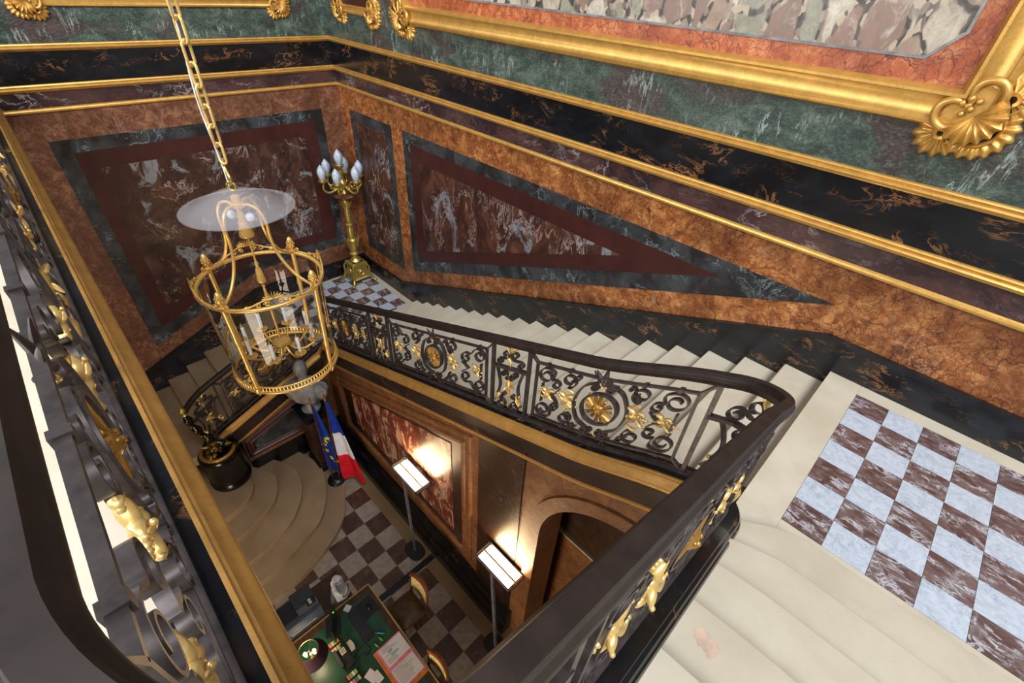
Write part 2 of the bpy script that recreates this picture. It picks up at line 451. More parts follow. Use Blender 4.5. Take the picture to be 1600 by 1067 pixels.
def offset_poly(poly, d):
    n = len(poly); out = []
    area = sum(poly[i][0] * poly[(i + 1) % n][1] - poly[(i + 1) % n][0] * poly[i][1] for i in range(n))
    sg = 1 if area > 0 else -1
    for i in range(n):
        p0 = Vector(poly[i - 1]); p1 = Vector(poly[i]); p2 = Vector(poly[(i + 1) % n])
        a = (p1 - p0).normalized(); b = (p2 - p1).normalized()
        na = Vector((-a.y, a.x)) * sg; nb = Vector((-b.y, b.x)) * sg
        m = na + nb; k = m.dot(na)
        m = m / k if k > 1e-4 else na
        out.append(tuple(p1 + m * d))
    return out
def loop_moulding(mb, poly, plane, sign, axis, prof):
    """mitred moulding round a polygon; prof = [(inset, height)], plane offset along axis"""
    rings = []
    for d, h in prof:
        q = offset_poly(poly, d); t = plane + sign * h
        rings.append([(t, a, b) if axis == 'x' else (a, t, b) for a, b in q])
    n = len(poly); vs = [p for r in rings for p in r]; m = len(rings)
    fs = [(i * n + j, i * n + (j + 1) % n, (i + 1) % m * n + (j + 1) % n, (i + 1) % m * n + j) for i in range(m) for j in range(n)]
    mb.add(vs, fs)
    return mb
def smoothstep(t): return t * t * (3 - 2 * t)
# ---------------------------------------------------------------- walls
HT = 10.6
def part_prism(parent, name, mat, poly, axis, a, b, label=None):
    o = MB().prism(poly, axis, a, b).build(name, mat, parent)
    if label: o['label'] = label
    return o
def part_box(parent, name, mat, *b):
    return MB().box(*b).build(name, mat, parent)

wall_r = struct(MB().box(-0.3, 16.3, 0.0, 0.3, ZL, HT).build('wall_right', 'rust_brocatelle'))
wall_b = struct(MB().box(-0.3, 0.0, -8.9, 0.0, ZL, HT).build('wall_back', 'rose_lit_brocatelle'))
wall_l = struct(MB().box(-0.3, 16.3, -8.9, -8.6, ZL, HT).build('wall_left', 'wall_plaster'))
wall_f = struct(MB().box(16.0, 16.3, -8.6, 0.0, ZL, HT).build('wall_front', 'wall_plaster'))

# painted marble panels of the right wall
def nest(parent, axis, sign, polys):
    for k, (name, mat, poly) in enumerate(polys):
        h = 0.006 + 0.005 * k
        part_prism(parent, name, mat, poly, axis, 0.0, sign * h)
nest(wall_r, 'y', -1, [('panel_border', 'dark_green_marble', [(0.35, 2.66), (1.75, 2.66), (1.75, 5.51), (0.35, 5.51)]),
                       ('panel', 'cherry_breccia', [(0.54, 2.93), (1.56, 2.93), (1.56, 5.33), (0.54, 5.33)])])
nest(wall_r, 'y', -1, [('panel_border', 'dark_green_marble', [(2.10, 2.79), (8.99, 5.515), (2.10, 5.515)]),
                       ('panel_band', 'maroon_porphyry', [(2.30, 3.10), (7.95, 5.335), (2.30, 5.335)]),
                       ('panel', 'cherry_breccia', [(2.55, 3.42), (6.74, 5.08), (2.55, 5.08)])])
nest(wall_b, 'x', 1, [('panel_border', 'dark_green_marble', [(-4.44, 1.83), (-2.31, 2.705), (-0.40, 2.705), (-0.40, 5.50), (-4.44, 5.50)]),
                      ('panel_band', 'maroon_porphyry', [(-4.23, 2.17), (-2.43, 2.91), (-0.58, 2.91), (-0.58, 5.315), (-4.23, 5.315)]),
                      ('panel', 'cherry_breccia_back', [(-4.01, 2.52), (-2.55, 3.12), (-0.84, 3.12), (-0.84, 5.065), (-4.01, 5.065)])])
# skirting of black and gold marble
part_prism(wall_r, 'skirting', 'portor_marble', [(0.0, Z1 - 0.1), (2.3, Z1 - 0.1), (9.3, Z2 - 0.25), (16.0, Z2 - 0.25), (16.0, 5.19), (9.08, 5.19), (1.62, 2.265), (0.0, 2.265)], 'y', 0.0, -0.04)
part_prism(wall_r, 'skirting_cap', 'black_marble', [(0.0, 2.265), (1.62, 2.265), (9.08, 5.19), (16.0, 5.19), (16.0, 5.235), (9.07, 5.235), (1.61, 2.31), (0.0, 2.31)], 'y', 0.0, -0.055)
part_prism(wall_b, 'skirting', 'portor_marble', [(-0.0, Z1 - 0.1), (-2.4, Z1 - 0.1), (-6.3, 0.0), (-6.3, 0.72), (-2.5, 2.29), (0.0, 2.29)], 'x', 0.0, 0.04)
part_prism(wall_b, 'skirting_cap', 'black_marble', [(-6.3, 0.72), (-2.5, 2.29), (0.0, 2.29), (0.0, 2.335), (-2.51, 2.335), (-6.3, 0.765)], 'x', 0.0, 0.055)
# string courses: thin gold, purple band, gold, black band, gold, green field
def course(parent, axis, a, b, sg):
    def pr(name, mat, prof):
        part_prism(parent, name, mat, [(sg * y, z) for y, z in prof], axis, a, b)
    pr('purple_band', 'purple_marble', [(0.0, 5.92), (0.012, 5.92), (0.012, 6.15), (0.0, 6.15)])
    pr('black_band', 'portor_marble', [(0.0, 6.19), (0.014, 6.19), (0.014, 6.60), (0.0, 6.60)])
    pr('green_field', 'sea_green_marble', [(0.0, 6.64), (0.010, 6.64), (0.010, HT), (0.0, HT)])
    pr('gilt_fillet', 'gilding', [(0.0, 5.86), (0.012, 5.865), (0.030, 5.875), (0.034, 5.895), (0.028, 5.912), (0.012, 5.925), (0.0, 5.93)])
    for z0, z1 in ((6.115, 6.205), (6.575, 6.660)):
        h = z1 - z0
        pr('gilt_moulding', 'gilding', [(0.0, z0), (0.018, z0), (0.020, z0 + 0.12 * h), (0.048, z0 + 0.22 * h), (0.060, z0 + 0.40 * h), (0.050, z0 + 0.55 * h), (0.034, z0 + 0.62 * h), (0.036, z0 + 0.72 * h), (0.046, z0 + 0.80 * h), (0.040, z0 + 0.95 * h), (0.022, z1), (0.0, z1)])
course(wall_r, 'x', 0.0, 16.0, -1)
for o in list(wall_b.children): pass
course(wall_b, 'y', -8.6, 0.0, 1)

# ---------------------------------------------------------------- gilded wall frames with shell corners
FRP = [(0.0, 0.0), (0.0, 0.05), (0.02, 0.075), (0.05, 0.08), (0.065, 0.065), (0.10, 0.052), (0.15, 0.056), (0.185, 0.075), (0.20, 0.095), (0.22, 0.095), (0.232, 0.07), (0.245, 0.05), (0.25, 0.0)]
def shell_fan(mb, c, r, a0, a1, ribs, mapf, h0=0.05):
    """ridged scallop fan in a wall plane; mapf(u, v, out)"""
    n = ribs * 6; rows = []
    for j in range(9):
        t = j / 8.0; row = []
        for i in range(n + 1):
            a = a0 + (a1 - a0) * i / n
            ph = math.cos(2 * PI * i / 6.0)
            rr = r * t * (1 + 0.06 * ph * t)
            row.append(mapf(c[0] + rr * math.cos(a), c[1] + rr * math.sin(a), h0 * (0.55 + 0.9 * math.sin(PI * min(1, t * 0.75))) + 0.012 * ph * t + 0.0))
        rows.append(row)
    mb.grid(rows)
    back = [mapf(c[0] + r * math.cos(a0 + (a1 - a0) * i / n), c[1] + r * math.sin(a0 + (a1 - a0) * i / n), 0.0) for i in range(n + 1)]
    mb.grid([rows[-1], back])
def ruffle(mb, c, r0, r1, a0, a1, waves, mapf, h=0.07):
    n = waves * 6; rows = []
    for t, hh in ((0.0, 0.02), (0.06, h), (0.2, h * 1.1), (0.32, h * 0.62), (0.7, h * 0.8), (1.0, h * 0.45), (1.0, 0.0)):
        row = []
        for i in range(n + 1):
            a = a0 + (a1 - a0) * i / n; w = math.cos(2 * PI * i / 6.0)
            rr = r0 + (r1 - r0) * t * (1 + (0.10 * w if t > 0.5 else 0))
            row.append(mapf(c[0] + rr * math.cos(a), c[1] + rr * math.sin(a), hh + (0.010 * w if 0.3 < t and hh > 0 else 0)))
        rows.append(row)
    mb.grid(rows)
def corner_ornament(parent, cu, cv, du, dv, size, mapw, name='corner_shell'):
    """cartouche set on a frame corner; du, dv = +-1 pointing outwards of the frame"""
    def mp(u, v, h): return mapw(cu + u * du * size, cv + v * dv * size, h * size * 1.25)
    p = MB()
    p.add([mp(0.30 * math.cos(a) * (1 + 0.12 * math.cos(4 * a)), 0.30 * math.sin(a) * (1 + 0.12 * math.cos(4 * a)), 0.10) for a in [2 * PI * i / 20 for i in range(20)]] +
          [mp(0.34 * math.cos(a), 0.34 * math.sin(a), 0.0) for a in [2 * PI * i / 20 for i in range(20)]],
          [tuple(range(20))] + [(i, (i + 1) % 20, 20 + (i + 1) % 20, 20 + i) for i in range(20)])
    root = p.build(name, 'gilding', parent, True, 35)
    s = MB(); shell_fan(s, (0.02, 0.02), 0.33, -PI * 0.30, PI * 0.80, 9, lambda u, v, h: mp(u, v, h * 2.2 + 0.09)); s.build('scallop', 'gilding', root, True, 60)
    s = MB(); ruffle(s, (0.14, 0.14), 0.20, 0.40, -PI * 0.26, PI * 0.76, 9, lambda u, v, h: mp(u, v, h * 1.5)); s.build('ruffle', 'gilding', root, True, 60)
    for (bx, by, a0, a1) in ((0.28, -0.22, -PI * 0.75, PI * 0.35), (-0.22, 0.28, PI * 0.15, PI * 1.25)):
        s = MB(); ruffle(s, (bx, by), 0.03, 0.31, a0, a1, 7, lambda u, v, h: mp(u, v, h * 1.4)); s.build('ruffle', 'gilding', root, True, 60)
    for sgn in (0, 1):
        pts = []
        for i in range(26):
            t = i / 25.0; a = PI * 0.15 + t * PI * 1.45; r = 0.19 - 0.06 * max(0, t - 0.7) * 3
            u, v = -0.22 + r * math.cos(a) , 0.02 + r * math.sin(a)
            if sgn: u, v = v, u
            pts.append(mp(u, v, 0.15))
        s = MB(); s.tube(pts, [0.050 * size * (1 - 0.5 * abs(2 * i / 25.0 - 1) ** 3) for i in range(26)], 8); s.ball(pts[0], 0.045 * size); s.ball(pts[-1], 0.045 * size)
        s.build('c_scroll', 'gilding', root, True, 60)
    s = MB()
    for k in range(7):
        a = k * 2.4; r = 0.02 * k
        s.ball(mp(-0.10 + r * math.cos(a), -0.10 + r * math.sin(a), 0.13), 0.042 * size, 8, 6)
    s.build('flower_cluster', 'gilding', root, True, 60)
    return root

def wall_frame(name, label, u0, u1, v0, v1, axis, sign, wdt, inner, inlay=None, corners=0.55, top=True):
    base = (u0 + (u1 - u0) / 2, 0.0, v0) if axis == 'y' else (0.0, (u0 + u1) / 2, v0)
    t = thing(name, base, label, 'frame')
    k = wdt / 0.25
    poly = [(u0, v0), (u1, v0), (u1, v1), (u0, v1)]
    mb = MB(); loop_moulding(mb, poly, sign * 0.010, sign, axis, [(d * k, h * k) for d, h in FRP])
    mb.build('moulding', 'gilding', t, True, 50)
    part_prism(t, 'field', inner, offset_poly(poly, wdt - 0.005), axis, sign * 0.010, sign * 0.016)
    if inlay:
        q = offset_poly(poly, wdt + 0.13); c = 0.165
        (a0, b0), (a1, b1) = q[0], q[2]
        oct_ = [(a0 + c, b0), (a1 - c, b0), (a1, b0 + c), (a1, b1 - c), (a1 - c, b1), (a0 + c, b1), (a0, b1 - c), (a0, b0 + c)]
        mb = MB(); loop_moulding(mb, oct_, sign * 0.016, sign, axis, [(0, 0), (0, 0.008), (0.02, 0.010), (0.02, 0)]); mb.build('inlay_fillet', 'grey_bust_marble', t)
        part_prism(t, 'inlay', inlay, offset_poly(oct_, 0.02), axis, sign * 0.016, sign * 0.021)
    mw = (lambda u, v, h: (u, sign * (0.012 + h), v)) if axis == 'y' else (lambda u, v, h: (sign * (0.012 + h), u, v))
    ins = wdt * 0.45
    for (cu, cv, du, dv) in ((u0 + ins, v0 + ins, -1, -1), (u1 - ins, v0 + ins, 1, -1), (u0 + ins, v1 - ins, -1, 1), (u1 - ins, v1 - ins, 1, 1)):
        corner_ornament(t, cu, cv, du, dv, corners, mw)
    return t
wall_frame('gilded_frame', 'long gilded frame with scallop shell corners around the pale breccia panel', 2.32, 9.235, 7.045, 9.6, 'y', -1, 0.24, 'orange_brocatelle', 'pale_breccia', 0.50)
wall_frame('gilded_frame', 'narrow gilded frame on the right wall beside the room corner', 0.52, 1.64, 7.045, 9.6, 'y', -1, 0.12, 'maroon_porphyry', None, 0.36)
wall_frame('gilded_frame', 'gilded frame cut by the top edge on the back wall', -4.02, -0.76, 7.055, 9.6, 'x', 1, 0.13, 'rose_lit_brocatelle', None, 0.36)

# ---------------------------------------------------------------- lobby floor, landings, gallery
def tile_mesh(size, h, mat):
    return MB().box(0.0015, size - 0.0015, -size + 0.0015, -0.0015, -h, 0.0).mesh('tile', mat)
def lay_tiles(parent, ox, oy, z, size, arange, brange, dark, light, clip=None):
    md = tile_mesh(size, 0.012, dark); ml = tile_mesh(size, 0.012, light)
    for a in arange:
        for b in brange:
            x, y = ox + a * size, oy + b * size
            if clip and not clip(x + size / 2, y - size / 2): continue
            place('tile', md if (a + b) % 2 == 0 else ml, parent, Matrix.Translation((x, y, z)))
floor = struct(MB().box(0.0, 16.0, -8.6, 0.0, ZL - 0.2, ZL - 0.006).build('floor', 'lobby_border_stone'))
def lobby_clip(x, y): return x > 2.6 and y > -6.2 and not (x < 4.0 and y < -3.6)
lay_tiles(floor, 3.658, -2.662, ZL, 0.361, range(-3, 13), range(-8, 1), 'warm_lit_red_marble', 'warm_lit_white_marble', lobby_clip)
part_box(floor, 'border_stone', 'lobby_border_stone', 2.3, 9.2, -2.660, -2.2, ZL - 0.01, ZL)
strip = MB().box(5.70, 5.80, -3.84, -2.46, ZL, ZL + 0.018).build('cable_cover', 'black_plastic')
tag(strip, 'black strip laid across the lobby floor behind the chair', 'cable cover')

land1 = struct(MB().box(0.0, 2.21, -2.33, 0.0, Z1 - 0.22, Z1 - 0.006).build('floor', 'step_stone'))
lay_tiles(land1, 0.626, -0.168, Z1, 0.26, range(-2, 6), range(-7, 1), 'red_marble', 'white_marble')
part_box(land1, 'border_stone', 'step_stone', 0.04, 2.22, -0.167, -0.04, Z1 - 0.01, Z1)
part_box(land1, 'border_stone', 'step_stone', 0.04, 0.105, -2.3, -0.167, Z1 - 0.01, Z1)
part_box(land1, 'border_stone', 'step_stone', 0.105, 2.22, -2.33, -2.249, Z1 - 0.01, Z1)
land2 = struct(MB().box(9.245, 16.0, -2.35, 0.0, Z2 - 0.30, Z2 - 0.006).build('floor', 'step_stone'))
lay_tiles(land2, 9.512, -0.199, Z2, 0.26, range(0, 11), range(-6, 1), 'red_marble', 'white_marble')
part_box(land2, 'border_stone', 'step_stone', 9.51, 16.0, -0.198, -0.04, Z2 - 0.01, Z2)
MB().prism([(9.239, -0.04), (9.511, -0.04), (9.511, -2.35), (9.30, -2.35), (9.239, -2.2)], 'z', Z2 - 0.05, Z2).build('border_stone', 'step_stone', land2)
part_box(land2, 'border_stone', 'step_stone', 9.512, 16.0, -2.35, -2.020, Z2 - 0.01, Z2)
gal = struct(MB().prism([(0.0, -4.80), (8.80, -4.80), (9.02, -4.74), (9.13, -4.55), (9.30, -4.55), (9.30, -4.82), (16.0, -4.82), (16.0, -8.6), (0.0, -8.6)], 'z', Z3 - 0.32, Z3 - 0.006).build('floor', 'step_stone'))
lay_tiles(gal, 7.0, -5.22, Z3, 0.26, range(0, 10), range(-4, 1), 'red_marble', 'white_marble')
part_box(gal, 'border_stone', 'step_stone', 0.0, 16.0, -5.219, -4.83, Z3 - 0.01, Z3)

# ---------------------------------------------------------------- staircases
mid = thing('stone_staircase', (X0, -1.05, Z1), 'straight flight of twenty pale stone steps along the right wall', 'staircase')
for i in range(20):
    x = X0 + i * TR; zt = Z1 + (i + 1) * RI
    x2 = x + TR + 0.05 if i < 19 else x + 0.02
    prof = [(x + 0.03, zt - RI - 0.05), (x + 0.03, zt - 0.05), (x + 0.006, zt - 0.04), (x, zt - 0.028), (x, zt - 0.012), (x + 0.008, zt - 0.002), (x + 0.016, zt), (x2, zt), (x2, zt - RI - 0.05)]
    if i == 19: prof = [(x + 0.03, zt - RI - 0.05), (x + 0.03, zt - 0.05), (x + 0.006, zt - 0.04), (x, zt - 0.028), (x, zt - 0.012), (x + 0.006, zt - 0.001), (x + 0.04, zt - 0.001), (x + 0.04, zt - RI - 0.05)]
    MB().prism(prof, 'y', -2.08, -0.04).build('step', 'step_stone', mid)

def cat(pts, n=8):
    out = []
    P = [Vector(p) for p in pts]
    for i in range(len(P) - 1):
        p0 = P[max(i - 1, 0)]; p1 = P[i]; p2 = P[i + 1]; p3 = P[min(i + 2, len(P) - 1)]
        for k in range(n):
            t = k / n
            out.append(tuple(0.5 * ((2 * p1) + (p2 - p0) * t + (2 * p0 - 5 * p1 + 4 * p2 - p3) * t * t + (3 * p1 - p0 - 3 * p2 + p3) * t ** 3)))
    out.append(tuple(P[-1]))
    return out
def slab_step(curve, tail, zt, rise, name, mat, parent):
    """step with a rounded nosing along a plan curve; tail closes the outline"""
    poly = curve + tail
    def shrink(d):
        c = []
        for i, p in enumerate(curve):
            a = Vector(curve[max(i - 1, 0)]); b = Vector(curve[min(i + 1, len(curve) - 1)])
            t = (b - a).normalized(); nn = Vector((t.y, -t.x))
            q = Vector(p) + nn * d
            c.append((q.x, q.y))
        return c + tail
    levels = [(0.03, zt - rise), (0.03, zt - 0.055), (0.006, zt - 0.045), (0.0, zt - 0.03), (0.0, zt - 0.014), (0.005, zt - 0.003), (0.014, zt)]
    n = len(poly); vs = []; fs = []
    for d, z in levels: vs += [(x, y, z) for x, y in shrink(d)]
    for j in range(len(levels) - 1):
        for i in range(n): fs.append((j * n + i, j * n + (i + 1) % n, (j + 1) * n + (i + 1) % n, (j + 1) * n + i))
    m = (len(levels) - 1) * n
    fs.append(tuple(range(m, m + n))); fs.append(tuple(range(n - 1, -1, -1)))
    return MB().add(vs, fs).build(name, mat, parent, True, 35)

upper = thing('stone_staircase', (10.9, -2.3, Z2), 'upper flight of wide stone steps climbing from the checkered landing', 'staircase')
for k in range(1, 8):
    y = -2.19 - (k - 1) * 0.366
    dz = [0.15, 0.085, 0.03, 0.015, 0.01, 0.0, 0.0][k - 1]
    curve = cat([(9.22, y - dz * 1.5), (9.35, y - dz), (9.48, y - dz * 0.45), (9.60, y - dz * 0.1), (9.72, y)], 6) + [(16.0, y)]
    slab_step(curve, [(16.0, y - 0.55), (9.22, y - 0.55)], Z2 + k * RI, RI + 0.03, 'step', 'step_stone', upper)
y8 = -2.19 - 7 * 0.366
slab_step([(9.3, y8), (16.0, y8)], [(16.0, y8 - 0.12), (9.3, y8 - 0.12)], Z3, RI + 0.03, 'step', 'step_stone', upper)
MB().prism([(-2.30, Z2 - 0.02), (-4.95, Z3 - 0.18), (-4.95, Z3 - 0.5), (-2.30, Z2 - 0.36)], 'x', 9.18, 16.0).build('soffit', 'wall_plaster', upper)
splash = []
random.seed(3)
for i in range(26):
    a = 2 * PI * i / 26; r = 0.055 * (1 + 0.45 * math.cos(2 * a + 0.4)) * random.uniform(0.8, 1.15)
    splash.append((9.482 + r * 0.8 * math.cos(a), -3.436 + r * 1.1 * math.sin(a)))
o = MB().prism(splash, 'z', Z2 + 4 * RI, Z2 + 4 * RI + 0.0008).build('stain', 'stain_on_stone', upper); o['label'] = 'pinkish stain on a tread'

lower = thing('stone_staircase', (2.6, -3.6, ZL), 'lower flight along the back wall starting with fanned curved steps', 'staircase')
curves = {1: [(2.1, -2.78), (2.9, -2.70), (3.3, -2.79), (3.62, -2.97), (4.11, -3.265), (4.44, -3.76), (4.61, -4.27), (4.68, -4.9), (4.70, -5.6)],
          2: [(2.1, -3.285), (2.75, -3.09), (3.255, -3.15), (3.876, -3.51), (4.14, -3.97), (4.34, -4.66), (4.38, -5.3), (4.38, -5.7)],
          3: [(2.1, -3.80), (2.64, -3.52), (3.16, -3.54), (3.68, -3.90), (3.93, -4.38), (4.02, -4.84), (4.05, -5.4), (4.05, -5.8)],
          4: [(2.1, -4.22), (2.66, -3.875), (3.01, -3.90), (3.35, -4.14), (3.58, -4.72), (3.62, -5.3), (3.62, -5.9)],
          5: [(2.1, -4.50), (2.6, -4.265), (2.83, -4.22), (3.02, -4.33), (3.14, -4.51), (3.22, -4.9), (3.22, -5.9)]}
for k in range(1, 6):
    c = cat(curves[k], 7)
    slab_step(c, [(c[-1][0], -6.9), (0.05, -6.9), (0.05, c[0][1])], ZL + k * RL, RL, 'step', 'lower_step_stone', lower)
for k in range(6, 17):
    y = -3.806 + (k - 12) * 0.3745; zt = ZL + k * RL
    y2 = y + 0.3745 + 0.05 if k < 16 else y + 0.03
    prof = [(y + 0.03, zt - RL - 0.05), (y + 0.03, zt - 0.05), (y + 0.006, zt - 0.04), (y, zt - 0.028), (y, zt - 0.012), (y + 0.008, zt - 0.002), (y + 0.016, zt), (y2, zt), (y2, zt - RL - 0.05)]
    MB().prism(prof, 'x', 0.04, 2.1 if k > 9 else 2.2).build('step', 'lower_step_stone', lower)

# ---------------------------------------------------------------- wall under the middle flight with arch, panel and mouldings
YW = -2.255
ARCX, ARCZ, ARCR = 9.0, 2.70, 1.245
arc = [(ARCX + ARCR * math.cos(a), ARCZ + ARCR * math.sin(a)) for a in [PI - PI * i / 28 for i in range(29)]]
poly = [(2.0, ZL), (7.755, ZL)] + arc + [(10.245, ZL), (16.0, ZL), (16.0, Z2 - 0.30), (9.25, Z2 - 0.30), (9.25, Z2 - 0.1), (2.3, nose2(2.3) - 0.12), (2.0, Z1 - 0.12)]
wall_u = struct(MB().prism(poly, 'y', YW, -1.85).build('wall_undercroft', 'lobby_brocatelle'))
# arch surround
rin = arc; rout = [(ARCX + (ARCR + 0.165) * math.cos(a), ARCZ + (ARCR + 0.165) * math.sin(a)) for a in [PI - PI * i / 28 for i in range(29)]]
ring = [(7.755, ZL)] + rin + [(10.245, ZL), (10.41, ZL)] + rout[::-1] + [(7.59, ZL)]
mb = MB()
n = 31
a_in = [(7.755, ZL)] + rin + [(10.245, ZL)]; a_out = [(7.59, ZL)] + rout + [(10.41, ZL)]
vs = [(x, YW - 0.03, z) for x, z in a_in] + [(x, YW - 0.03, z) for x, z in a_out] + [(x, YW, z) for x, z in a_in] + [(x, YW, z) for x, z in a_out]
fs = []
for i in range(30):
    fs += [(i, i + 1, n + i + 1, n + i), (i, i + 1, 2 * n + i + 1, 2 * n + i), (n + i, n + i + 1, 3 * n + i + 1, 3 * n + i)]
mb.add(vs, fs).build('arch_surround', 'lobby_brocatelle', wall_u, True, 30)
# big framed panel
fo = [(2.58, 0.17), (6.66, 0.17), (6.66, 3.47), (2.58, 1.68)]
fi = offset_poly(fo, 0.30)
loop_moulding(MB(), fo, YW, -1, 'y', [(0, 0), (0, 0.0)])
mb = MB(); loop_moulding(mb, offset_poly(fo, 0.10), YW, -1, 'y', [(0.0, 0.0), (0.0, 0.02), (0.02, 0.04), (0.05, 0.045), (0.07, 0.03), (0.10, 0.03), (0.12, 0.055), (0.16, 0.06), (0.19, 0.035), (0.20, 0.012), (0.20, 0.0)])
mb.build('panel_moulding', 'lobby_brocatelle', wall_u, True, 35)
part_prism(wall_u, 'panel_border', 'dark_brocatelle', fi, 'y', YW, YW - 0.008)
part_prism(wall_u, 'panel', 'red_white_breccia', [(3.20, 0.72), (6.13, 0.62), (6.13, 2.80), (3.2, 1.58)], 'y', YW, YW - 0.014)
part_prism(wall_u, 'dark_panel', 'dark_brocatelle', [(6.68, -0.05), (7.42, -0.05), (7.42, 3.80), (6.68, 3.46)], 'y', YW, YW - 0.006)
part_box(wall_u, 'panel_joint', 'black_marble', 7.42, 7.435, YW - 0.010, YW, -0.05, 3.83)
part_prism(wall_u, 'skirting', 'black_marble', [(YW, ZL), (YW - 0.19, ZL), (YW - 0.19, ZL + 0.20), (YW - 0.15, ZL + 0.24), (YW - 0.11, ZL + 0.30), (YW - 0.11, ZL + 0.38), (YW - 0.06, ZL + 0.44), (YW - 0.03, ZL + 0.52), (YW, ZL + 0.54)], 'x', 2.26, 7.50)
# passage behind the arch
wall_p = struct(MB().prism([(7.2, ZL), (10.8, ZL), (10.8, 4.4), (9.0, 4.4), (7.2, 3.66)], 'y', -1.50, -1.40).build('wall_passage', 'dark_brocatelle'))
part_box(wall_p, 'dado_panel', 'lobby_brocatelle', 7.2, 10.8, -1.53, -1.50, ZL, 1.66)
part_box(wall_p, 'dado_rail', 'wall_plaster', 7.2, 10.8, -1.55, -1.50, 1.66, 1.69)
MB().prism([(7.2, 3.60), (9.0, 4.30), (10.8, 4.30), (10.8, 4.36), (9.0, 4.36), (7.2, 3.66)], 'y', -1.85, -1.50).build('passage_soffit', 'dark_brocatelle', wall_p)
# wall under the lower flight
XW = 2.255
polyf = [(-2.0, ZL), (-4.06, ZL), (-4.06, nose1(-4.06) - 0.12), (-2.33, nose1(-2.33) - 0.12), (-2.0, Z1 - 0.12)]
wall_s = struct(MB().prism(polyf, 'x', 2.0, XW).build('wall_stairs', 'lobby_brocatelle'))
fo1 = [(-4.04, 0.30), (-2.75, 0.30), (-2.75, 1.22), (-4.04, 0.76)]
mb = MB(); loop_moulding(mb, fo1, XW, 1, 'x', [(0.0, 0.0), (0.0, 0.02), (0.03, 0.05), (0.07, 0.05), (0.09, 0.03), (0.12, 0.045), (0.15, 0.02), (0.15, 0.0)])
mb.build('panel_moulding', 'maroon_porphyry', wall_s, True, 35)
part_prism(wall_s, 'panel', 'dark_green_marble', offset_poly(fo1, 0.15), 'x', XW, XW + 0.008)
part_prism(wall_s, 'skirting', 'black_marble', [(-2.26, ZL), (-4.06, ZL), (-4.06, 0.20), (-2.26, 0.20)], 'x', XW, XW + 0.03)
# ---------------------------------------------------------------- balustrade path (axis in plan, foot height z)
def arc_pts(cx, cy, r, a0, a1, n):
    return [(cx + r * math.cos(a0 + (a1 - a0) * i / n), cy + r * math.sin(a0 + (a1 - a0) * i / n)) for i in range(n + 1)]
def line_pts(p, q, step=0.12):
    n = max(1, int(math.hypot(q[0] - p[0], q[1] - p[1]) / step))
    return [(p[0] + (q[0] - p[0]) * i / n, p[1] + (q[1] - p[1]) * i / n) for i in range(n + 1)]
RAIL = []
def seg(pts, zf):
    n = len(pts)
    for i, p in enumerate(pts):
        z = zf(p, i / (n - 1))
        if RAIL and math.hypot(RAIL[-1][0] - p[0], RAIL[-1][1] - p[1]) < 1e-4: continue
        RAIL.append((p[0], p[1], z))
lerp = lambda a, b, t: a + (b - a) * t
seg(cat([(2.36, -4.62), (2.24, -4.46), (2.18, -4.28), (2.17, -4.10)], 5), lambda p, t: nose1(p[1]) + 0.03)
seg(line_pts((2.17, -4.10), (2.17, -2.35)), lambda p, t: nose1(p[1]) + 0.03)
seg(arc_pts(2.35, -2.35, 0.18, PI, PI / 2, 8), lambda p, t: lerp(nose1(-2.35) + 0.03, nose2(2.35) + 0.03, t))
seg(line_pts((2.35, -2.17), (8.88, -2.17)), lambda p, t: nose2(p[0]) + 0.03 + 0.10 * smoothstep(max(0.0, min(1.0, (p[0] - 7.9) / 0.98))))
z_c0 = nose2(8.88) + 0.13
seg(arc_pts(8.88, -2.51, 0.34, PI / 2, 0, 20), lambda p, t: lerp(z_c0, 5.15, t))
seg(line_pts((9.22, -2.51), (9.22, -4.51)), lambda p, t: nose3(p[1]) + 0.06 - 0.08 * (1 - smoothstep(min(1.0, (-2.51 - p[1]) / 0.5))))
seg(arc_pts(8.86, -4.51, 0.36, 0, -PI / 2, 24), lambda p, t: lerp(nose3(-4.51) + 0.06, Z3 + 0.025, t))
seg(line_pts((8.86, -4.87), (0.02, -4.87), 0.2), lambda p, t: Z3 + 0.025)
RS = [0.0]
for i in range(1, len(RAIL)): RS.append(RS[-1] + math.hypot(RAIL[i][0] - RAIL[i - 1][0], RAIL[i][1] - RAIL[i - 1][1]))
def s_at(x, y):
    best = None
    for i in range(len(RAIL) - 1):
        a = Vector(RAIL[i][:2]); b = Vector(RAIL[i + 1][:2]); d = b - a
        t = max(0, min(1, (Vector((x, y)) - a).dot(d) / d.length_squared)); q = a + d * t
        e = (q - Vector((x, y))).length
        if best is None or e < best[0]: best = (e, RS[i] + t * d.length)
    return best[1]
import bisect
def rp(s):
    s = max(0.0, min(RS[-1] - 1e-6, s))
    i = max(0, min(len(RS) - 2, bisect.bisect_right(RS, s) - 1))
    t = (s - RS[i]) / (RS[i + 1] - RS[i])
    a, b = RAIL[i], RAIL[i + 1]
    p = [a[k] + (b[k] - a[k]) * t for k in range(3)]
    # smooth tangent
    def tan(j):
        q0 = RAIL[max(j - 1, 0)]; q1 = RAIL[min(j + 1, len(RAIL) - 1)]
        return Vector((q1[0] - q0[0], q1[1] - q0[1], 0)).normalized()
    tg = (tan(i) * (1 - t) + tan(i + 1) * t).normalized()
    slope = (b[2] - a[2]) / (RS[i + 1] - RS[i])
    return Vector(p), tg, Vector((tg.y, -tg.x, 0)), slope
def rmap(s, v, n):
    p, t, nn, sl = rp(s)
    return p + nn * n + Vector((0, 0, v))
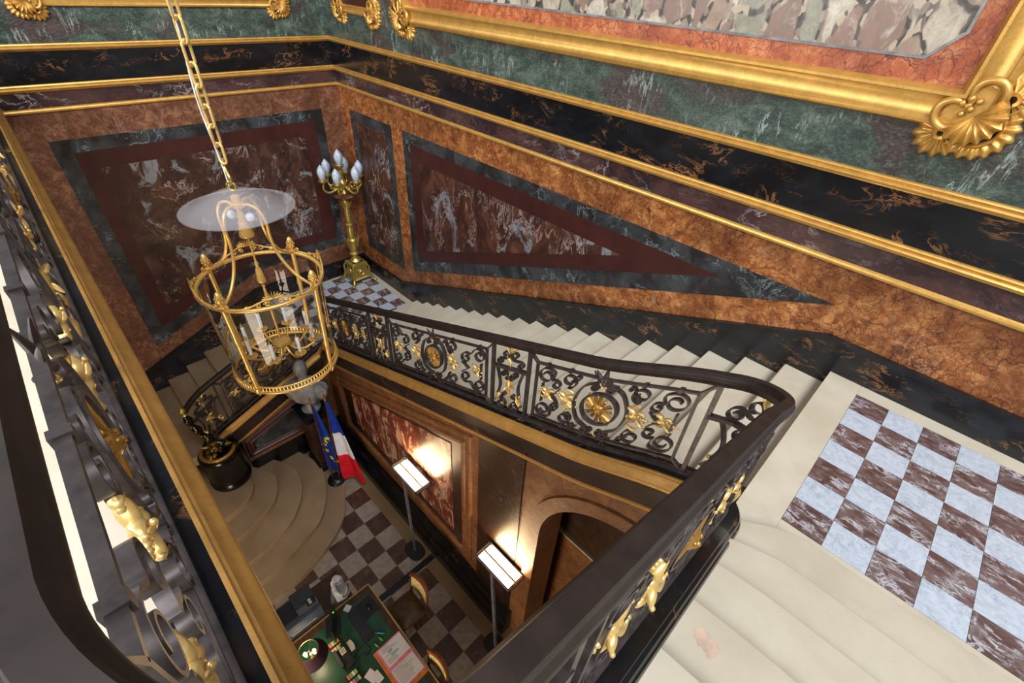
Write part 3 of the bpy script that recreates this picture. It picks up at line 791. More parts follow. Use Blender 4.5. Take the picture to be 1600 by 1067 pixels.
def rail_sweep(s0, s1, prof, zf=lambda s: 0.0):
    st = [s0] + [s for s in RS if s0 + 0.01 < s < s1 - 0.01] + [s1]
    m = len(prof); vs = []; fs = []
    for s in st:
        for n_, v in prof: vs.append(rmap(s, v + zf(s), n_))
    for i in range(len(st) - 1):
        for k in range(m): fs.append((i * m + k, i * m + (k + 1) % m, (i + 1) * m + (k + 1) % m, (i + 1) * m + k))
    fs.append(tuple(range(m - 1, -1, -1))); fs.append(tuple((len(st) - 1) * m + k for k in range(m)))
    return MB().add(vs, fs)
def rail_bar(u0, v0, u1, v1, th=0.016, dp=0.030):
    """flat bar between two (u, v) points in the balustrade surface"""
    n = max(1, int(abs(u1 - u0) / 0.15)); mb = MB(); vs = []; fs = []
    du, dv = u1 - u0, v1 - v0; L = math.hypot(du, dv); a, b = -dv / L * th / 2, du / L * th / 2
    for i in range(n + 1):
        t = i / n; u, v = u0 + du * t, v0 + dv * t
        vs += [rmap(u + a, v + b, -dp / 2), rmap(u + a, v + b, dp / 2), rmap(u - a, v - b, dp / 2), rmap(u - a, v - b, -dp / 2)]
    for i in range(n):
        for k in range(4): fs.append((i * 4 + k, i * 4 + (k + 1) % 4, (i + 1) * 4 + (k + 1) % 4, (i + 1) * 4 + k))
    fs += [(3, 2, 1, 0), (n * 4, n * 4 + 1, n * 4 + 2, n * 4 + 3)]
    return mb.add(vs, fs)
def ribbon(pts, th=0.013, dp=0.036, end=True):
    """flat scrolled bar following (u, v) points"""
    vs = []; fs = []; n = len(pts)
    for i, (u, v) in enumerate(pts):
        a = pts[max(i - 1, 0)]; b = pts[min(i + 1, n - 1)]
        tx, ty = b[0] - a[0], b[1] - a[1]; L = math.hypot(tx, ty) or 1.0
        e = 1.0 if 0.08 < i / (n - 1) < 0.92 else 1.25
        nx, ny = -ty / L * th / 2 * e, tx / L * th / 2 * e
        vs += [rmap(u + nx, v + ny, -dp / 2), rmap(u + nx, v + ny, dp / 2), rmap(u - nx, v - ny, dp / 2), rmap(u - nx, v - ny, -dp / 2)]
    for i in range(n - 1):
        for k in range(4): fs.append((i * 4 + k, i * 4 + (k + 1) % 4, (i + 1) * 4 + (k + 1) % 4, (i + 1) * 4 + k))
    m = (n - 1) * 4; fs += [(3, 2, 1, 0), (m, m + 1, m + 2, m + 3)]
    return MB().add(vs, fs)
def spiral(c, r0, r1, a0, d, turns, n=26):
    return [(c[0] + (r0 + (r1 - r0) * (i / n) ** 0.8) * math.cos(a0 + d * 2 * PI * turns * i / n), c[1] + (r0 + (r1 - r0) * (i / n) ** 0.8) * math.sin(a0 + d * 2 * PI * turns * i / n)) for i in range(n + 1)]
def link(A, B, k=1.0):
    """scroll: A, B = (centre, radius, angle at the outer end, direction of winding inwards, turns)"""
    (c1, r1, a1, d1, t1), (c2, r2, a2, d2, t2) = A, B
    p = spiral(c1, r1, r1 * 0.34, a1, d1, t1 * 0.88)[::-1]; q = spiral(c2, r2, r2 * 0.34, a2, d2, t2 * 0.88)
    P0 = Vector(p[-1]); P1 = Vector(q[0])
    T0 = Vector((-math.sin(a1), math.cos(a1))) * -d1; T1 = Vector((-math.sin(a2), math.cos(a2))) * d2
    L = (P1 - P0).length * k
    mid = []
    for i in range(1, 9):
        t = i / 9.0
        h = P0 * (2 * t ** 3 - 3 * t * t + 1) + T0 * L * (t ** 3 - 2 * t * t + t) + P1 * (-2 * t ** 3 + 3 * t * t) + T1 * L * (t ** 3 - t * t)
        mid.append((h.x, h.y))
    return p + mid + q

# ---------------------------------------------------------------- gilt ornaments (local: x along the rail, y across, z up)
def petal(mb, base, dirv, length, width, curl, side=(0, 1, 0), n=7):
    d = Vector(dirv).normalized(); s_ = Vector(side); pts = []; rr = []
    for i in range(n):
        t = i / (n - 1)
        pts.append(Vector(base) + d * length * t + s_ * curl * t * t); rr.append(width * (0.35 + 1.1 * math.sin(PI * min(1, 0.15 + 0.85 * t)) * (1 - 0.35 * t)))
    mb.tube(pts, rr, 6, flat=0.45)
def curl(mb, base, a0, da, length, r0, r1, yoff=0.0, n=12):
    """fleshy curling leaf in the x-z plane: heading a0 turning by da along its length"""
    x, y, z = base; pts = []; rr = []
    for i in range(n):
        t = i / (n - 1); pts.append((x, y + yoff * t, z)); rr.append(lerp(r0, r1, t) * (0.75 + 0.6 * math.sin(PI * min(1, t * 1.1))))
        a = a0 + da * t * t; x += length / n * math.cos(a); z += length / n * math.sin(a)
    mb.tube(pts, rr, 7, flat=1.5)
    mb.ball(pts[-1], r1 * 1.5, 7, 5)
def spray_mesh():
    mb = MB()
    spike = []; rr = []
    for i in range(28):
        t = i / 27; spike.append((0.01 + 0.15 * t, 0, 0)); rr.append((0.019 * (1 - t) + 0.003) * (1 + 0.30 * math.sin(i * 1.45)))
    mb.tube(spike, rr, 9)
    for sy in (-1, 1):
        curl(mb, (0.0, 0, 0.010 * sy), sy * 1.2, sy * -2.6, 0.13, 0.015, 0.008, 0.015)
        curl(mb, (-0.005, 0, 0.012 * sy), sy * 2.2, sy * 2.4, 0.15, 0.017, 0.009, -0.012)
        curl(mb, (0.005, 0.012 * sy, 0.0), sy * 0.5, sy * 1.5, 0.08, 0.012, 0.008, 0.03 * sy)
    curl(mb, (-0.01, 0, 0), PI, 0.8, 0.09, 0.018, 0.010, 0.01)
    mb.ball((0.0, 0.0, 0.0), 0.030, 10, 7)
    return mb.mesh('gilt_leaf_spray', 'pale_gilding', True, 60)
def acanthus_mesh():
    mb = MB(); pts = []; rr = []
    for i in range(14):
        t = i / 13; a = -0.5 + 2.6 * t
        pts.append((0.11 * t - 0.02, 0.0, 0.075 * math.sin(a) * (1 - 0.2 * t))); rr.append(0.010 + 0.014 * math.sin(PI * t))
    mb.tube(pts, rr, 8, flat=1.4)
    for i in (4, 7, 10): petal(mb, pts[i], (0.3, 0.0, 1 if i % 2 else -1), 0.045, 0.010, 0.012)
    mb.ball(pts[-1], 0.020, 8, 6)
    return mb.mesh('gilt_leaf', 'pale_gilding', True, 60)
def spindle_mesh():
    mb = MB()
    mb.lathe([(0.001, -0.34), (0.007, -0.30), (0.006, -0.16), (0.016, -0.13), (0.009, -0.10), (0.024, -0.03), (0.032, 0.02), (0.020, 0.07), (0.010, 0.10), (0.014, 0.12), (0.006, 0.15), (0.006, 0.26), (0.014, 0.29), (0.010, 0.33), (0.001, 0.36)], seg=10)
    for k in range(4):
        a = k * PI / 2 + 0.4
        petal(mb, (0.015 * math.cos(a), 0.015 * math.sin(a), 0.04), (math.cos(a) * 0.8, math.sin(a) * 0.5, 0.55), 0.065, 0.014, 0.0)
        petal(mb, (0.02 * math.cos(a), 0.02 * math.sin(a), -0.02), (math.cos(a), math.sin(a) * 0.5, -0.75), 0.06, 0.013, 0.0)
    return mb.mesh('gilt_spindle', 'pale_gilding', True, 60)
def sunburst_mesh():
    mb = MB()
    for k in range(16):
        a = 2 * PI * k / 16; L = 0.140 if k % 2 == 0 else 0.118; w = 0.24
        def P(r, b, y): return (r * math.cos(b), y, r * math.sin(b))
        for y in (0.010,):
            mb.add([P(0.035, a - w, 0), P(L, a - 0.13, 0), P(L * 1.02, a, 0.0), P(L, a + 0.13, 0), P(0.035, a + w, 0), P(0.035, a, 0.020), P(L * 0.97, a, 0.010), P(0.035, a, -0.020), P(L * 0.97, a, -0.010)],
                   [(0, 1, 6, 5), (1, 2, 6), (2, 3, 6), (3, 4, 5, 6), (1, 0, 7, 8), (2, 1, 8), (3, 2, 8), (4, 3, 8, 7)])
    mb.lathe([(0.001, -0.034), (0.03, -0.03), (0.052, -0.012), (0.056, 0.0), (0.052, 0.012), (0.03, 0.03), (0.001, 0.034)], seg=16, mat=Matrix.Rotation(PI / 2, 3, 'X'))
    for sy in (-1, 1):
        mb.ball((0.0, 0.034 * sy, -0.004), 0.013, 8, 6); mb.ball((0.020, 0.028 * sy, 0.014), 0.011, 8, 6); mb.ball((-0.020, 0.028 * sy, 0.014), 0.011, 8, 6); mb.ball((0.0, 0.028 * sy, -0.026), 0.012, 8, 6)
    return mb.mesh('sunburst', 'old_gilding', True, 50)
gold('old_gilding', (184, 138, 66), (96, 66, 28), 0.6, 0.36)
def palmette_mesh():
    mb = MB()
    for k in range(-2, 3):
        a = k * 0.5
        petal(mb, (0.012 * k, 0, 0.0), (math.sin(a) * 1.1, 0, math.cos(a)), 0.15 - 0.018 * abs(k), 0.021, 0.02 * (1 if k % 2 else -1))
    mb.ball((0, 0, 0), 0.022, 8, 6)
    return mb.mesh('iron_palmette', 'iron', True, 60)
ME_SPRAY, ME_LEAF, ME_SPIN, ME_SUN, ME_PALM = spray_mesh(), acanthus_mesh(), spindle_mesh(), sunburst_mesh(), palmette_mesh()

def put(parent, name, me, u, v, flip=1, rot=0.0, scale=1.0, vflip=1, follow=True):
    p, t, nn, sl = rp(u)
    tx = Vector((t.x, t.y, sl if follow else 0)).normalized() * flip
    up = Vector((0, 0, 1)) * vflip
    m = Matrix(((tx.x, nn.x, up.x, 0), (tx.y, nn.y, up.y, 0), (tx.z, nn.z, up.z, 0), (0, 0, 0, 1)))
    q = rmap(u, v, 0)
    return place(name, me, parent, Matrix.Translation(q) @ m @ Matrix.Rotation(rot, 4, 'Y') @ Matrix.Scale(scale, 4))

HB, FT, FB = 0.905, 0.80, 0.115     # handrail underside, inner frame top and bottom
def scrollp(panel, pts, th=0.012, dp=0.036):
    ribbon(pts, th, dp).build('scroll', 'iron', panel, True, 50)
def wide_panel(root, u0, u1, hr):
    c = (u0 + u1) / 2; H = (u1 - u0) / 2; hw = H - 0.10
    fr = MB()
    for a in ((u0 + .1, FB, u1 - .1, FB), (u0 + .1, FT, u1 - .1, FT), (u0 + .1, FB, u0 + .1, FT), (u1 - .1, FB, u1 - .1, FT), (u0, 0.02, u0 + .1, FB), (u1, 0.02, u1 - .1, FB), (u0, HB + hr(u0), u0 + .1, FT), (u1, HB + hr(u1), u1 - .1, FT)):
        b = rail_bar(*a, 0.018, 0.032); fr.add(b.v, b.f)
    panel = fr.build('scroll_panel', 'iron', root)
    vm = (FB + FT) / 2 - (0.03 if hr(u0) > 0.05 else 0.0)
    ring = [(c + 0.165 * math.cos(2 * PI * i / 40), vm + 0.175 * math.sin(2 * PI * i / 40)) for i in range(41)]
    ribbon(ring, 0.020, 0.040).build('medallion_ring', 'iron', panel, True, 50)
    put(panel, 'sunburst', ME_SUN, c, vm, follow=False, scale=1.12)
    put(panel, 'iron_palmette', ME_PALM, c, FT - 0.06, follow=False, scale=1.0)
    put(panel, 'gilt_bud', ME_LEAF, c, FT - 0.10, follow=False, scale=0.45, rot=-PI / 2)
    put(panel, 'gilt_bud', ME_LEAF, c, FB + 0.05, follow=False, scale=0.40, rot=PI / 2)
    for sg in (-1, 1):
        X = lambda x: c + sg * x
        def mk(pts): return [(X(x), v) for x, v in pts]
        # lyre around the medallion
        top = spiral((0.075, vm + 0.235), 0.045, 0.014, PI * 0.5, 1, 1.2, 18)[::-1]
        body = cat([(0.075, vm + 0.28), (0.18, vm + 0.21), (0.245, vm + 0.02), (0.20, vm - 0.17), (0.10, vm - 0.245)], 6)
        bot = spiral((0.105, vm - 0.285), 0.040, 0.012, PI * 0.5, 1, 1.2, 16)
        scrollp(panel, mk(top[:-1] + body + bot[1:]), 0.016, 0.040)
        # little scrolls under the medallion
        scrollp(panel, mk(link(((0.05, FB + 0.075), 0.03, PI * 1.2, -1, 1.1), ((0.115, FB - 0.045), 0.026, PI * 0.6, 1, 1.1))), 0.012)
        w = hw - 0.24
        xo = hw - 0.118; xi = 0.325 + 0.18 * (hw - 0.69); xm = (xo + xi) / 2 + 0.01
        for q in (1, -1):
            V = lambda v: vm + q * v
            def mkv(pts): return [(X(x), V(v)) for x, v in pts]
            ro = 0.104; rm = min(0.090, (xo - xi) * 0.24); ri = min(0.100, 0.085 + 0.08 * (hw - 0.69))
            # outer corner scroll joined to the middle one
            scrollp(panel, mkv(link(((xo, 0.215), ro, PI * 0.80, -1, 1.55), ((xm, 0.135), rm, PI * 0.30, 1, 1.30))))
            # inner scroll rolling off the lyre
            scrollp(panel, mkv(link(((xi, 0.232), ri, PI * 1.45, -1, 1.45), ((0.235, 0.285), 0.032, PI * 1.9, 1, 1.0))))
            # bracket from the middle scroll down to the waist
            scrollp(panel, mkv(cat([(xm - rm * 0.7, 0.135 - rm * 0.7), (xm - rm * 0.2, 0.05), (xm + 0.01, 0.025), (xm + 0.05, 0.0)], 6)), 0.012)
            put(panel, 'gilt_leaf', ME_LEAF, X(xi - 0.04), V(0.115), flip=sg, vflip=q, scale=0.6, rot=0.5)
        scrollp(panel, mk([(xo + 0.035, vm - 0.115), (xo + 0.03, vm - 0.04), (xo + 0.03, vm + 0.04), (xo + 0.035, vm + 0.115)]), 0.013, 0.03)
        put(panel, 'gilt_leaf_spray', ME_SPRAY, X(xo - 0.03), vm, flip=sg, scale=0.80)
        put(panel, 'gilt_leaf_spray', ME_SPRAY, X(xi + 0.005), vm, flip=sg, scale=0.92)
        # collars where the scrolls touch the frame
        for (x, v) in ((xo, FT), (xo, FB), (xi, FT), (xi, FB)):
            rail_bar(X(x) - 0.016, v, X(x) + 0.016, v, 0.034, 0.044).build('collar', 'iron', panel)
    return panel
def narrow_panel(root, u0, u1, hr):
    c = (u0 + u1) / 2; h = (u1 - u0) / 2
    fr = MB()
    for a in ((u0, 0.625, u1, 0.625),):
        b = rail_bar(*a, 0.030, 0.046); fr.add(b.v, b.f)
    panel = fr.build('scroll_panel', 'iron', root)
    for sg in (-1, 1):
        X = lambda x: c + sg * x
        def mk(pts): return [(X(x), v) for x, v in pts]
        scrollp(panel, mk(cat([(h * 0.74, 0.61), (h * 0.60, 0.50), (h * 0.52, 0.38), (h * 0.62, 0.26)], 7)), 0.014)
        scrollp(panel, mk(link(((h * 0.42, 0.115), h * 0.36, PI * 0.15, 1, 1.45), ((h * 0.28, 0.265), h * 0.13, PI * 1.6, -1, 1.0))))
        scrollp(panel, mk(link(((h * 0.30, 0.545), h * 0.16, PI * 0.4, -1, 1.2), ((h * 0.12, 0.50), h * 0.10, PI * 1.3, 1, 1.0))), 0.012)
        scrollp(panel, mk(link(((h * 0.56, 0.695), h * 0.19, PI * 0.5, -1, 1.3), ((h * 0.26, 0.80), h * 0.24, PI * 1.45, -1, 1.2))))
        put(panel, 'gilt_leaf', ME_LEAF, X(h * 0.66), 0.17, flip=sg, scale=0.95, rot=-1.1)
        put(panel, 'gilt_leaf', ME_LEAF, X(h * 0.10), 0.84, flip=sg, scale=0.70, rot=-0.3)
    put(panel, 'gilt_spindle', ME_SPIN, c, 0.40, follow=False, scale=1.0)
    put(panel, 'gilt_bud', ME_LEAF, c, 0.72, follow=False, scale=0.6, rot=-PI / 2)
    return panel
HR = [(-0.036, 0.022), (-0.039, 0.034), (-0.036, 0.046), (-0.028, 0.052), (-0.027, 0.058), (-0.022, 0.066), (0.022, 0.066), (0.027, 0.058), (0.028, 0.052), (0.036, 0.046), (0.039, 0.034), (0.036, 0.022), (0.027, 0.014), (0.024, 0.0), (-0.024, 0.0), (-0.027, 0.014)]
HR = [(n_, v * 1.45 + HB) for n_, v in HR]
BR = [(-0.026, 0.0), (-0.026, 0.020), (-0.016, 0.026), (0.016, 0.026), (0.026, 0.020), (0.026, 0.0)]
def balustrade(label, base, s0, s1, posts, panels, hr=lambda s: 0.0, vm=None):
    t = thing('balustrade', base, label, 'balustrade')
    rail_sweep(s0, s1, HR, hr).build('handrail', 'handrail_iron', t, True, 40)
    rail_sweep(s0, s1, BR).build('bottom_rail', 'iron', t, True, 40)
    for u in posts:
        rail_bar(u, 0.02, u, HB + 0.005 + hr(u), 0.030, 0.036).build('post', 'iron', t)
    for kind, a, b in panels:
        (wide_panel if kind == 'w' else narrow_panel)(t, a, b, hr)
    return t
S_A, S_B = 0.0, s_at(2.23, -2.23)
p1, p2 = s_at(2.17, -4.08), s_at(2.17, -2.42)
bal1 = balustrade('wrought iron balustrade of the dim lower flight, ending in a brass-knobbed newel', (2.2, -4.3, nose1(-4.3)), 0.02, S_B, [p1, p2], [('n', 0.10, p1), ('w', p1, p2)])
S_C = s_at(9.22, -2.66)
px = [s_at(x, -2.17) for x in (2.42, 4.19, 4.69, 6.78, 7.26, 8.84)]
bal2 = balustrade('dark iron scrollwork balustrade with gilt leaves along the middle flight', (5.0, -2.17, nose2(5.0)), S_B, S_C, px + [S_C - 0.02], [('w', px[0], px[1]), ('n', px[1], px[2]), ('w', px[2], px[3]), ('n', px[3], px[4]), ('w', px[4], px[5]), ('n', px[5], S_C - 0.02)])
S_D = s_at(9.22, -4.30); S_E = s_at(9.22, -4.50); S_F = s_at(8.80, -4.87)
hr_g = lambda s: 0.12 * smoothstep(max(0.0, min(1.0, (s - S_E) / (S_F - S_E))))
bal3 = balustrade('balustrade of the upper flight with its thick handrail running to the lower edge', (9.22, -3.5, nose3(-3.5)), S_C, S_E, [S_D], [('w', S_C - 0.02, S_D)])
gx = [s_at(8.86, -4.87) - 0.06] + [s_at(x, -4.87) for x in (6.80, 6.32, 4.40, 3.92, 2.10, 1.62, 0.05)]
bal4 = balustrade('gallery balustrade in the left foreground with curling flat bars and gilt leaves', (4.5, -4.87, Z3), S_E, RS[-1], gx, [('w', gx[0], gx[1]), ('n', gx[1], gx[2]), ('w', gx[2], gx[3]), ('n', gx[3], gx[4]), ('w', gx[4], gx[5]), ('n', gx[5], gx[6]), ('w', gx[6], gx[7])], hr_g)
narrow_panel(bal4, S_D, gx[0], hr_g)

# ---------------------------------------------------------------- strings under the balustrades: black plinth, gilt moulding, dark band, gilt fillet
PL = [(-0.085, 0.0), (0.085, 0.0), (0.085, -0.10), (0.075, -0.14), (-0.13, -0.32), (-0.13, -0.07), (-0.122, -0.055), (-0.112, -0.052), (-0.108, -0.040), (-0.113, -0.028), (-0.105, -0.016), (-0.092, -0.014)]
PLG = [(-0.10, 0.0), (0.085, 0.0), (0.085, -0.10), (0.075, -0.14), (-0.10, -0.14)]
GM = [(0.075, 0.002), (0.092, 0.004), (0.098, -0.012), (0.108, -0.014), (0.118, -0.030), (0.136, -0.052), (0.150, -0.060), (0.160, -0.075), (0.160, -0.105), (0.140, -0.118), (0.118, -0.125), (0.075, -0.13)]
DB = [(0.06, -0.12), (0.092, -0.12), (0.092, -0.46), (0.06, -0.46)]
TG = [(0.06, -0.43), (0.100, -0.435), (0.112, -0.445), (0.112, -0.465), (0.098, -0.475), (0.06, -0.48)]
def string_parts(parent, s0, s1, plinth):
    rail_sweep(s0, s1, plinth).build('black_string', 'string_marble', parent, True, 40)
    rail_sweep(s0, s1, GM).build('gilt_moulding', 'ochre_gilding', parent, True, 40)
    rail_sweep(s0, s1, DB).build('dark_band', 'dark_band_marble', parent)
    rail_sweep(s0, s1, TG).build('gilt_fillet', 'ochre_gilding', parent, True, 40)
string_parts(lower, 0.05, S_B, PL)
string_parts(mid, S_B, S_C, PL)
string_parts(upper, S_C, S_E, PL)
string_parts(gal, S_E, RS[-1], PLG)
# ---------------------------------------------------------------- hanging lantern
LX, LY = 5.226, -3.6415
lan = thing('hanging_lantern', (LX, LY, 4.45), 'round glass and gilt lantern hanging on a long chain, candles inside', 'lantern')
ZT, ZB, RT, RB = 5.42, 4.47, 0.52, 0.485
def cyl(r, a, z): return (LX + r * math.cos(a), LY + r * math.sin(a), z)
link_me = MB()
lp = []
for i in range(24):
    a = 2 * PI * i / 24; x, z = 0.030 * math.cos(a), 0.030 * math.sin(a)
    lp.append((x, 0, z + (0.046 if z > 0 else -0.046)))
link_me.tube(lp, 0.0105, 7, closed=True)
link_me = link_me.mesh('chain_link', 'pale_gilding', True, 60)
for k in range(31):
    z = 6.52 + k * 0.131
    place('chain_link', link_me, lan, Matrix.Translation((LX, LY, z)) @ Matrix.Rotation(0.5 + (k % 2) * PI / 2, 4, 'Z'))
MB().tube([(LX - 0.03 + 0.014 * math.sin(i * 0.9), LY - 0.02 + 0.012 * math.cos(i * 0.7), 6.26 + 0.13 * i) for i in range(34)], 0.0055, 6).build('electric_wire', 'white_plastic', lan, True)
hk = [(LX + 0.030 * math.sin(t * PI * 2.0), LY, 6.28 + 0.20 * t) for t in [i / 20 for i in range(21)]]
MB().tube(hk, 0.011, 8).build('hook', 'brass', lan, True)
MB().tube([(LX + 0.035 * math.cos(a), LY + 0.02 * math.cos(a), 6.27 + 0.035 * math.sin(a)) for a in [2 * PI * i / 20 for i in range(20)]], 0.009, 8, closed=True).build('hook_ring', 'brass', lan, True)
bell = MB()
bp = [(0.030, 6.245), (0.07, 6.235), (0.15, 6.205), (0.25, 6.160), (0.34, 6.110), (0.40, 6.085), (0.43, 6.085), (0.432, 6.092), (0.40, 6.093), (0.34, 6.118), (0.25, 6.168), (0.15, 6.213), (0.07, 6.243), (0.030, 6.253)]
bell.lathe([(r, z) for r, z in bp], (LX, LY, 0), 56); bell.f = bell.f[:-2]
bell.build('smoke_bell', 'frosted_bell_glass', lan, True, 60)
cr = MB().lathe([(0.001, 6.20), (0.035, 6.19), (0.04, 6.14), (0.055, 6.13), (0.055, 6.10), (0.03, 6.09), (0.02, 6.06), (0.035, 6.02), (0.028, 5.99), (0.04, 5.97), (0.045, 5.93), (0.058, 5.87), (0.062, 5.85), (0.058, 5.84), (0.02, 5.835), (0.008, 5.82), (0.008, 5.60), (0.014, 5.59), (0.018, 5.57), (0.012, 5.55), (0.024, 5.52), (0.036, 5.42), (0.040, 5.40), (0.036, 5.39), (0.012, 5.385), (0.008, 5.36), (0.016, 5.345), (0.008, 5.33), (0.013, 5.31), (0.013, 4.74), (0.05, 4.73), (0.085, 4.71), (0.09, 4.685), (0.07, 4.665), (0.05, 4.66), (0.045, 4.63), (0.02, 4.60), (0.012, 4.57), (0.001, 4.56)], (LX, LY, 0), 20)
cr.build('central_stem', 'lantern_gilding', lan, True, 45)
ANG = [math.radians(a) for a in (35, 125, 215, 305)]
for a in ANG:
    b = a + 0.0
    pts = cat([cyl(0.03, b, 6.10)[0:3], cyl(0.09, b, 6.13), cyl(0.17, b, 6.10), cyl(0.215, b, 6.00), cyl(0.215, b, 5.86), cyl(0.235, b, 5.74), cyl(0.29, b, 5.62), cyl(0.37, b, 5.52), cyl(0.46, b, 5.46), cyl(RT, b, ZT + 0.02)], 5)
    MB().tube(pts, 0.013, 8).build('curved_rod', 'lantern_gilding', lan, True)
    c0, c1 = cyl(RT, a, ZT), cyl(RB, a, ZB)
    mb = MB(); n = 26; pts = [tuple(lerp(c0[k], c1[k], i / n) for k in range(3)) for i in range(n + 1)]
    mb.tube(pts, [0.021 if i % 9 else 0.027 for i in range(n + 1)], 10); colm = mb.build('column', 'lantern_gilding', lan, True, 50)
    pine = MB().lathe([(0.001, 0.0), (0.030, 0.002), (0.036, 0.012), (0.016, 0.022), (0.016, 0.034), (0.030, 0.055), (0.036, 0.085), (0.030, 0.115), (0.017, 0.145), (0.001, 0.16)], (c0[0], c0[1], ZT + 0.015), 14)
    for q in range(26):
        t = q / 26; r = 0.034 * math.sin(PI * (0.2 + 0.75 * t)); w = q * 2.4
        pine.ball((c0[0] + r * math.cos(w), c0[1] + r * math.sin(w), ZT + 0.055 + 0.10 * t), 0.008, 6, 4)
    pine.build('pine_cone_finial', 'lantern_gilding', lan, True, 60)
    MB().lathe([(0.001, -0.075), (0.010, -0.06), (0.014, -0.045), (0.030, -0.03), (0.034, 0.0), (0.030, 0.03), (0.001, 0.03)], (c1[0], c1[1], ZB), 12).build('foot_finial', 'lantern_gilding', lan, True, 50)
def ring(name, r, z, tr, mat='lantern_gilding', flat=1.0):
    MB().tube([cyl(r, 2 * PI * i / 64, z) for i in range(64)], tr, 8, closed=True, flat=flat).build(name, mat, lan, True, 60)
ring('top_ring', RT, ZT, 0.020); ring('bottom_ring', RB, ZB - 0.02, 0.018); ring('gallery_ring', RB, ZB + 0.045, 0.010)
mb = MB()
for i in range(96):
    a = 2 * PI * i / 96; p, q = cyl(RB, a, ZB - 0.01), cyl(RB, a, ZB + 0.045); mb.tube([p, q], 0.006, 5)
o = mb.build('pierced_gallery', 'lantern_gilding', lan); o['kind'] = 'stuff'
for k in range(4):
    a0 = ANG[k] + 0.05; a1 = ANG[k] + PI / 2 - 0.05; n = 16
    rows = [[cyl(lerp(RT, RB, j) - 0.012, a0 + (a1 - a0) * i / n, lerp(ZT - 0.01, ZB + 0.01, j)) for i in range(n + 1)] for j in (0, 0.33, 0.66, 1)]
    MB().grid(rows).build('glass_pane', 'lantern_glass', lan, True)
    # crest between the columns
    ac = ANG[k] + PI / 4
    def mp(u, v, h): return cyl(RT + 0.012 + h, ac + u / RT, ZT + v)
    cm = MB()
    for sg in (-1, 1):
        pts = [mp(sg * x, v, 0) for x, v in cat([(0.34, 0.015), (0.25, 0.022), (0.16, 0.05), (0.07, 0.085), (0.0, 0.09)], 5)]
        cm.tube(pts, 0.008, 6)
        for cx, cz, r in ((0.20, 0.032, 0.018), (0.12, 0.045, 0.024), (0.055, 0.05, 0.022), (0.36, 0.035, 0.022)):
            cm.tube([mp(sg * (cx + r * (1 - t * 0.7) * math.cos(t * 8)), cz + r * (1 - t * 0.7) * math.sin(t * 8), 0) for t in [i / 16 for i in range(17)]], 0.006, 6)
    cr_ = cm.build('crest', 'lantern_gilding', lan, True, 60)
    fm = MB()
    for j in range(-4, 5):
        t = j * 0.33; petal(fm, mp(0.004 * j, 0.085, 0.0), (-math.sin(ac) * math.sin(t), math.cos(ac) * math.sin(t), math.cos(t)), 0.07, 0.008, 0.0)
    fm.build('palmette', 'lantern_gilding', cr_, True, 60)
for k in range(8):
    a = 2 * PI * k / 8 + 0.2
    pts = cat([cyl(0.06, a, 4.66), cyl(0.12, a, 4.60), cyl(0.20, a, 4.595), cyl(0.26, a, 4.63), cyl(0.30, a, 4.66), cyl(0.31, a, 4.69)], 5)
    arm = MB().tube(pts, 0.011, 7).build('candle_arm', 'lantern_gilding', lan, True)
    x, y, z = cyl(0.31, a, 4.69)
    MB().lathe([(0.001, -0.03), (0.012, -0.02), (0.016, 0.0), (0.050, 0.010), (0.055, 0.018), (0.048, 0.020), (0.020, 0.018), (0.020, 0.035), (0.001, 0.035)], (x, y, z), 14).build('drip_pan', 'lantern_gilding', arm, True, 50)
    MB().lathe([(0.0165, 0.03), (0.0165, 0.20), (0.012, 0.205), (0.001, 0.206)], (x, y, z), 12).build('candle', 'candle_white', arm, True, 50)
    MB().lathe([(0.007, 0.20), (0.010, 0.215), (0.008, 0.235), (0.001, 0.262)], (x, y, z), 10).build('bulb_tip', 'brass', arm, True, 50)
for k in range(2):
    a = 0.6 + k * PI
    MB().ball(cyl(0.085, a, 6.02), 0.038, 12, 9).build('bulb', 'flame_glass', lan, True)

# ---------------------------------------------------------------- corner candelabrum
cdx, cdy = 0.44, -0.44
can = thing('floor_candelabrum', (cdx, cdy, Z1), 'tall gilt torchere with flame-shaped glass lights in the landing corner', 'candelabrum')
def cb(p): return (p[0] + cdx, p[1] + cdy, p[2] + Z1)
ROT = math.radians(0)
mb = MB(); rows = []
for z, w in ((0.10, 0.20), (0.13, 0.205), (0.15, 0.19), (0.42, 0.15), (0.44, 0.175), (0.48, 0.18), (0.50, 0.12)):
    rows.append([cb((w * sx * 1.0, w * sy * 1.0, z)) for sx, sy in ((1, 1), (-1, 1), (-1, -1), (1, -1), (1, 1))])
mb.grid(rows); mb.add([rows[0][i] for i in range(4)], [(0, 1, 2, 3)]); base = mb.build('base_block', 'brass', can)
for ax, sg in (('x', 1), ('y', -1), ('x', -1), ('y', 1)):
    m = Matrix.Rotation(PI / 2 * sg, 3, 'Y') if ax == 'x' else Matrix.Rotation(PI / 2 * -sg, 3, 'X')
    cpos = (0.172 * sg, 0, 0.285) if ax == 'x' else (0, 0.172 * sg, 0.285)
    MB().lathe([(0.001, 0.012), (0.03, 0.02), (0.045, 0.006), (0.07, 0.006), (0.08, 0.018), (0.09, 0.0)], cb(cpos), 18, m).build('medallion', 'brass', base, True, 40)
